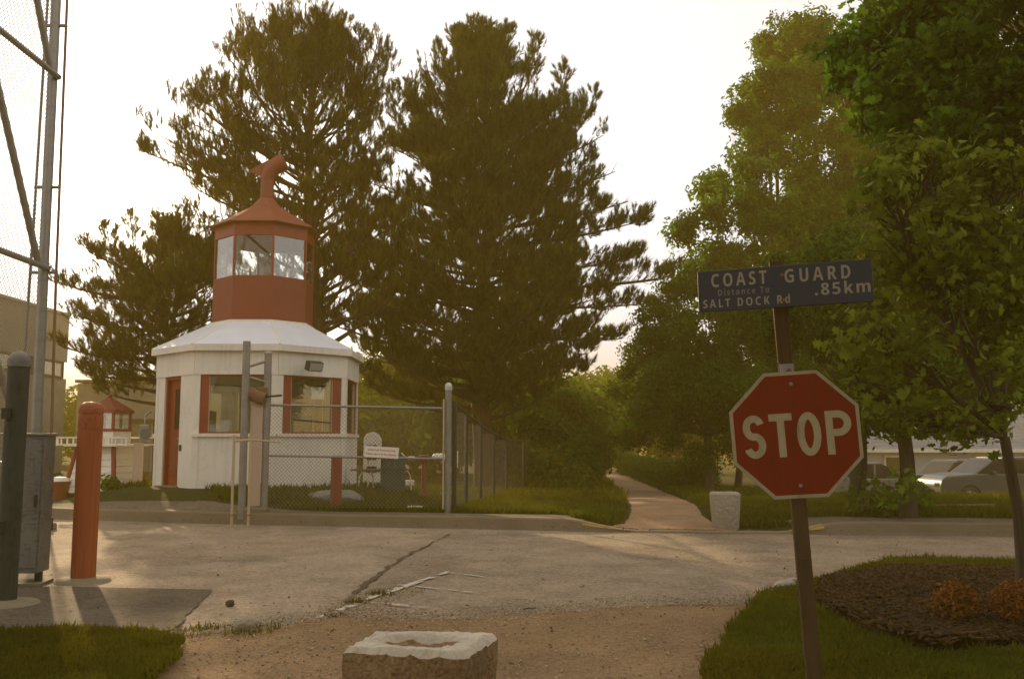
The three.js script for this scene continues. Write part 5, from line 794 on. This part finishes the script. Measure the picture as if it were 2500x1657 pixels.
// low growth
function bush(name, label, seed, lobes, count, m, geo, group, y) {
  const r = mulberry(seed), [x0, , z0] = lobes[0], by = y ?? land(x0, z0), t = thing(name, label, 'shrub', [x0, by, z0], 0, group), list = [];
  const total = lobes.reduce((s, l) => s + l[3] ** 2, 0), stems = [];
  for (const [lx, ly, lz, lr] of lobes) {
    for (let k = 0; k < 4; k++) stems.push(tube([V(lx - x0 + (r() - 0.5) * lr * 0.5, -0.05, lz - z0 + (r() - 0.5) * lr * 0.5), V(lx - x0 + (r() - 0.5) * lr, (ly - by) * 0.7, lz - z0 + (r() - 0.5) * lr), V(lx - x0 + (r() - 0.5) * lr * 1.4, ly - by + lr * 0.5, lz - z0 + (r() - 0.5) * lr * 1.4)], 0.02, 0.006, 5, false));
    const n = Math.round((count * lr * lr) / total);
    for (let k = 0; k < n; k++) { const a = V(r() * 2 - 1, r() * 2 - 1, r() * 2 - 1).normalize(), q = Math.pow(r(), 0.3) * (0.75 + 0.45 * fbm(a.x * 2 + lx, a.y * 2, a.z * 2 + lz, seed, 3)), p = V(lx - x0 + a.x * lr * q, ly - by + a.y * lr * q, lz - z0 + a.z * lr * q); if (p.y < 0.02) continue; list.push([p, a.add(V((r() - 0.5) * 0.8, 0.3, (r() - 0.5) * 0.8)).normalize(), 0.7 + 0.6 * r()]); }
  }
  part('stems', stems, M.twig, t); crown('foliage', geo, m, list, t, ptint(seed)); return t;
}
{ // clipped hedge along the trail
  const t = thing('clipped_hedge', 'low dark clipped hedge along the right edge of the trail', 'hedge', [6.2, land(6.2, -34), -34]), r = mulberry(81), list = [], A = [5.75, -29], B = [6.5, -52];
  for (let i = 0; i < 7500; i++) { const f = r(), u = (r() - 0.5) * 2, v = r(), x = lerp(A[0], B[0], f) + u * 0.6, z = lerp(A[1], B[1], f) + (r() - 0.5) * 0.2, hh = 0.75 + 0.12 * fbm(f * 9, 1, 1, 82), edge = Math.max(Math.abs(u), v); if (edge < 0.7 && r() < 0.8) continue; list.push([V(x - 6.2, land(x, z) - t.position.y + v * hh * (1 - 0.25 * u * u), z + 34), V(u + (r() - 0.5), 0.6 + r(), r() - 0.5).normalize(), 0.6 + 0.4 * r()]); }
  const st = []; for (let i = 0; i < 26; i++) { const f = (i + 0.5) / 26, x = lerp(A[0], B[0], f), z = lerp(A[1], B[1], f), y = land(x, z); st.push(tube([[x - 6.2, y - t.position.y - 0.05, z + 34], [x - 6.2 + (r() - 0.5) * 0.3, y - t.position.y + 0.6, z + 34]], 0.03, 0.012, 5, false)); }
  part('stems', st, M.twig, t); crown('foliage', sprig(83, 14, 0.1, 0.3), M.leafDeep, list, t, ptint(82));
}
bush('bed_shrub', 'bronze shrub in the middle of the mulch bed', 701, [[3.3, 0.26, -7.05, 0.1], [3.2, 0.22, -7.05, 0.06]], 140, mat([0.2, 0.075, 0.016], 1, { transmission: 0.3, thickness: 0, specularIntensity: 0.1 }), sprig(91, 12, 0.035, 0.1), 'bronze shrubs in the bed', 0.2);
bush('bed_shrub', 'wider bronze shrub at the right end of the mulch bed', 702, [[3.68, 0.25, -6.95, 0.12], [3.84, 0.24, -7.0, 0.1]], 190, mat([0.2, 0.075, 0.016], 1, { transmission: 0.3, thickness: 0, specularIntensity: 0.1 }), sprig(92, 12, 0.035, 0.1), 'bronze shrubs in the bed', 0.2);
bush('verge_shrub', 'leafy shrub with yellowing leaves round the foot of the verge maple', 703, [[6.0, 0.5, -15.9, 0.26], [6.35, 0.6, -15.4, 0.24], [6.9, 0.4, -15.9, 0.22]], 32, M.leafPale, sprig(93, 8, 0.13, 0.26, true));
bush('fence_shrub', 'dark shrub spilling over the end of the boundary fence', 704, [[1.5, 0.35, -27.6, 0.8], [1.3, 0.9, -29, 0.95], [1.75, 0.0, -26.6, 0.55], [0.9, 1.3, -30, 1.0], [1.9, 0.8, -30.5, 0.9], [0.4, 1.6, -32, 1.2], [1.5, 2.0, -33.5, 1.3], [2.4, 1.2, -34, 1.1]], 5200, M.leafDeep, bushSprig);
bush('ornament_plant', 'small leafy plant at the foot of the miniature lighthouse', 705, [[-8.85, 0.42, -20.6, 0.2]], 90, M.leafPale, sprig(94, 8, 0.09, 0.16));
// the wood that closes the view
{
  const r = mulberry(99), im = [], trunks = [];
  const lobes = [[-6.05, 3.36, -46, 2.14], [-4.09, 4.11, -48, 2.23], [-1.49, 2.46, -44, 1.84], [1.06, 2.74, -40, 1.67], [-0.38, 2.45, -36, 1.26], [-2.05, 2.28, -36, 1.17], [2.54, 2, -40, 1.49], [-0.07, 3.53, -50, 2.33], [3.55, 3.13, -52, 1.69], [-6.28, 1.64, -42, 1.37], [-3.56, 1.84, -42, 1.56], [5.75, 2, -60, 1.67], [6.04, 4.5, -66, 1.84], [9.72, 2.23, -85, 1.98], [10.92, 3.8, -85, 1.98], [11.8, 5.89, -80, 2.6], [10.47, 2, -60, 1.95], [12.72, 3.11, -60, 3.07], [14.72, 3.23, -55, 2.81], [16.79, 2.41, -52, 2.66], [22.24, 4.78, -60, 3.35], [26.49, 5.76, -62, 3.17], [31.77, 7.18, -65, 3.93], [35.73, 7.49, -65, 4.23], [-9.34, 2.83, -50, 2.09], [-11.62, 1.93, -52, 1.93], [8.38, 0.76, -75, 1.19], [4.37, 0.82, -55, 1.02], [-28.23, 2.59, -62, 2.31], [-25.61, 3.22, -64, 2.68], [-22.05, 3.22, -64, 2.68], [-17.33, 3.11, -60, 2.51]];
  for (const [x, y, z, R] of lobes) { const n = Math.round(420 * Math.max(0.5, R / 2.3)); for (let k = 0; k < n; k++) { const a = V(r() * 2 - 1, r() * 2 - 1, r() * 2 - 1).normalize(), q = Math.pow(r(), 0.4) * (0.7 + 0.55 * fbm(a.x * 2 + x, a.y * 2 + y, a.z * 2, 77, 3)); im.push([V(x + a.x * R * q * 1.15, y + a.y * R * q, z + a.z * R * q), a.clone().add(V((r() - 0.5), 0.2, (r() - 0.5))).normalize(), 0.9 + 0.8 * r()]); } const g = land(x, z) - 0.2; trunks.push(tube([[x, g, z], [x + (r() - 0.5) * 0.5, lerp(g, y, 0.6), z], [x + (r() - 0.5), y + R * 0.4, z]], 0.2, 0.06, 7, false)); }
  const t = thing('woods', 'dark band of woodland closing the view beyond the fence and trail', 'woodland'); t.userData.kind = 'stuff';
  part('trunks', trunks, M.barkGrey, t); crown('foliage', roughSprig, M.leaf, im, t, ptint(78, 0.5));
}
renderer.render(scene, camera);
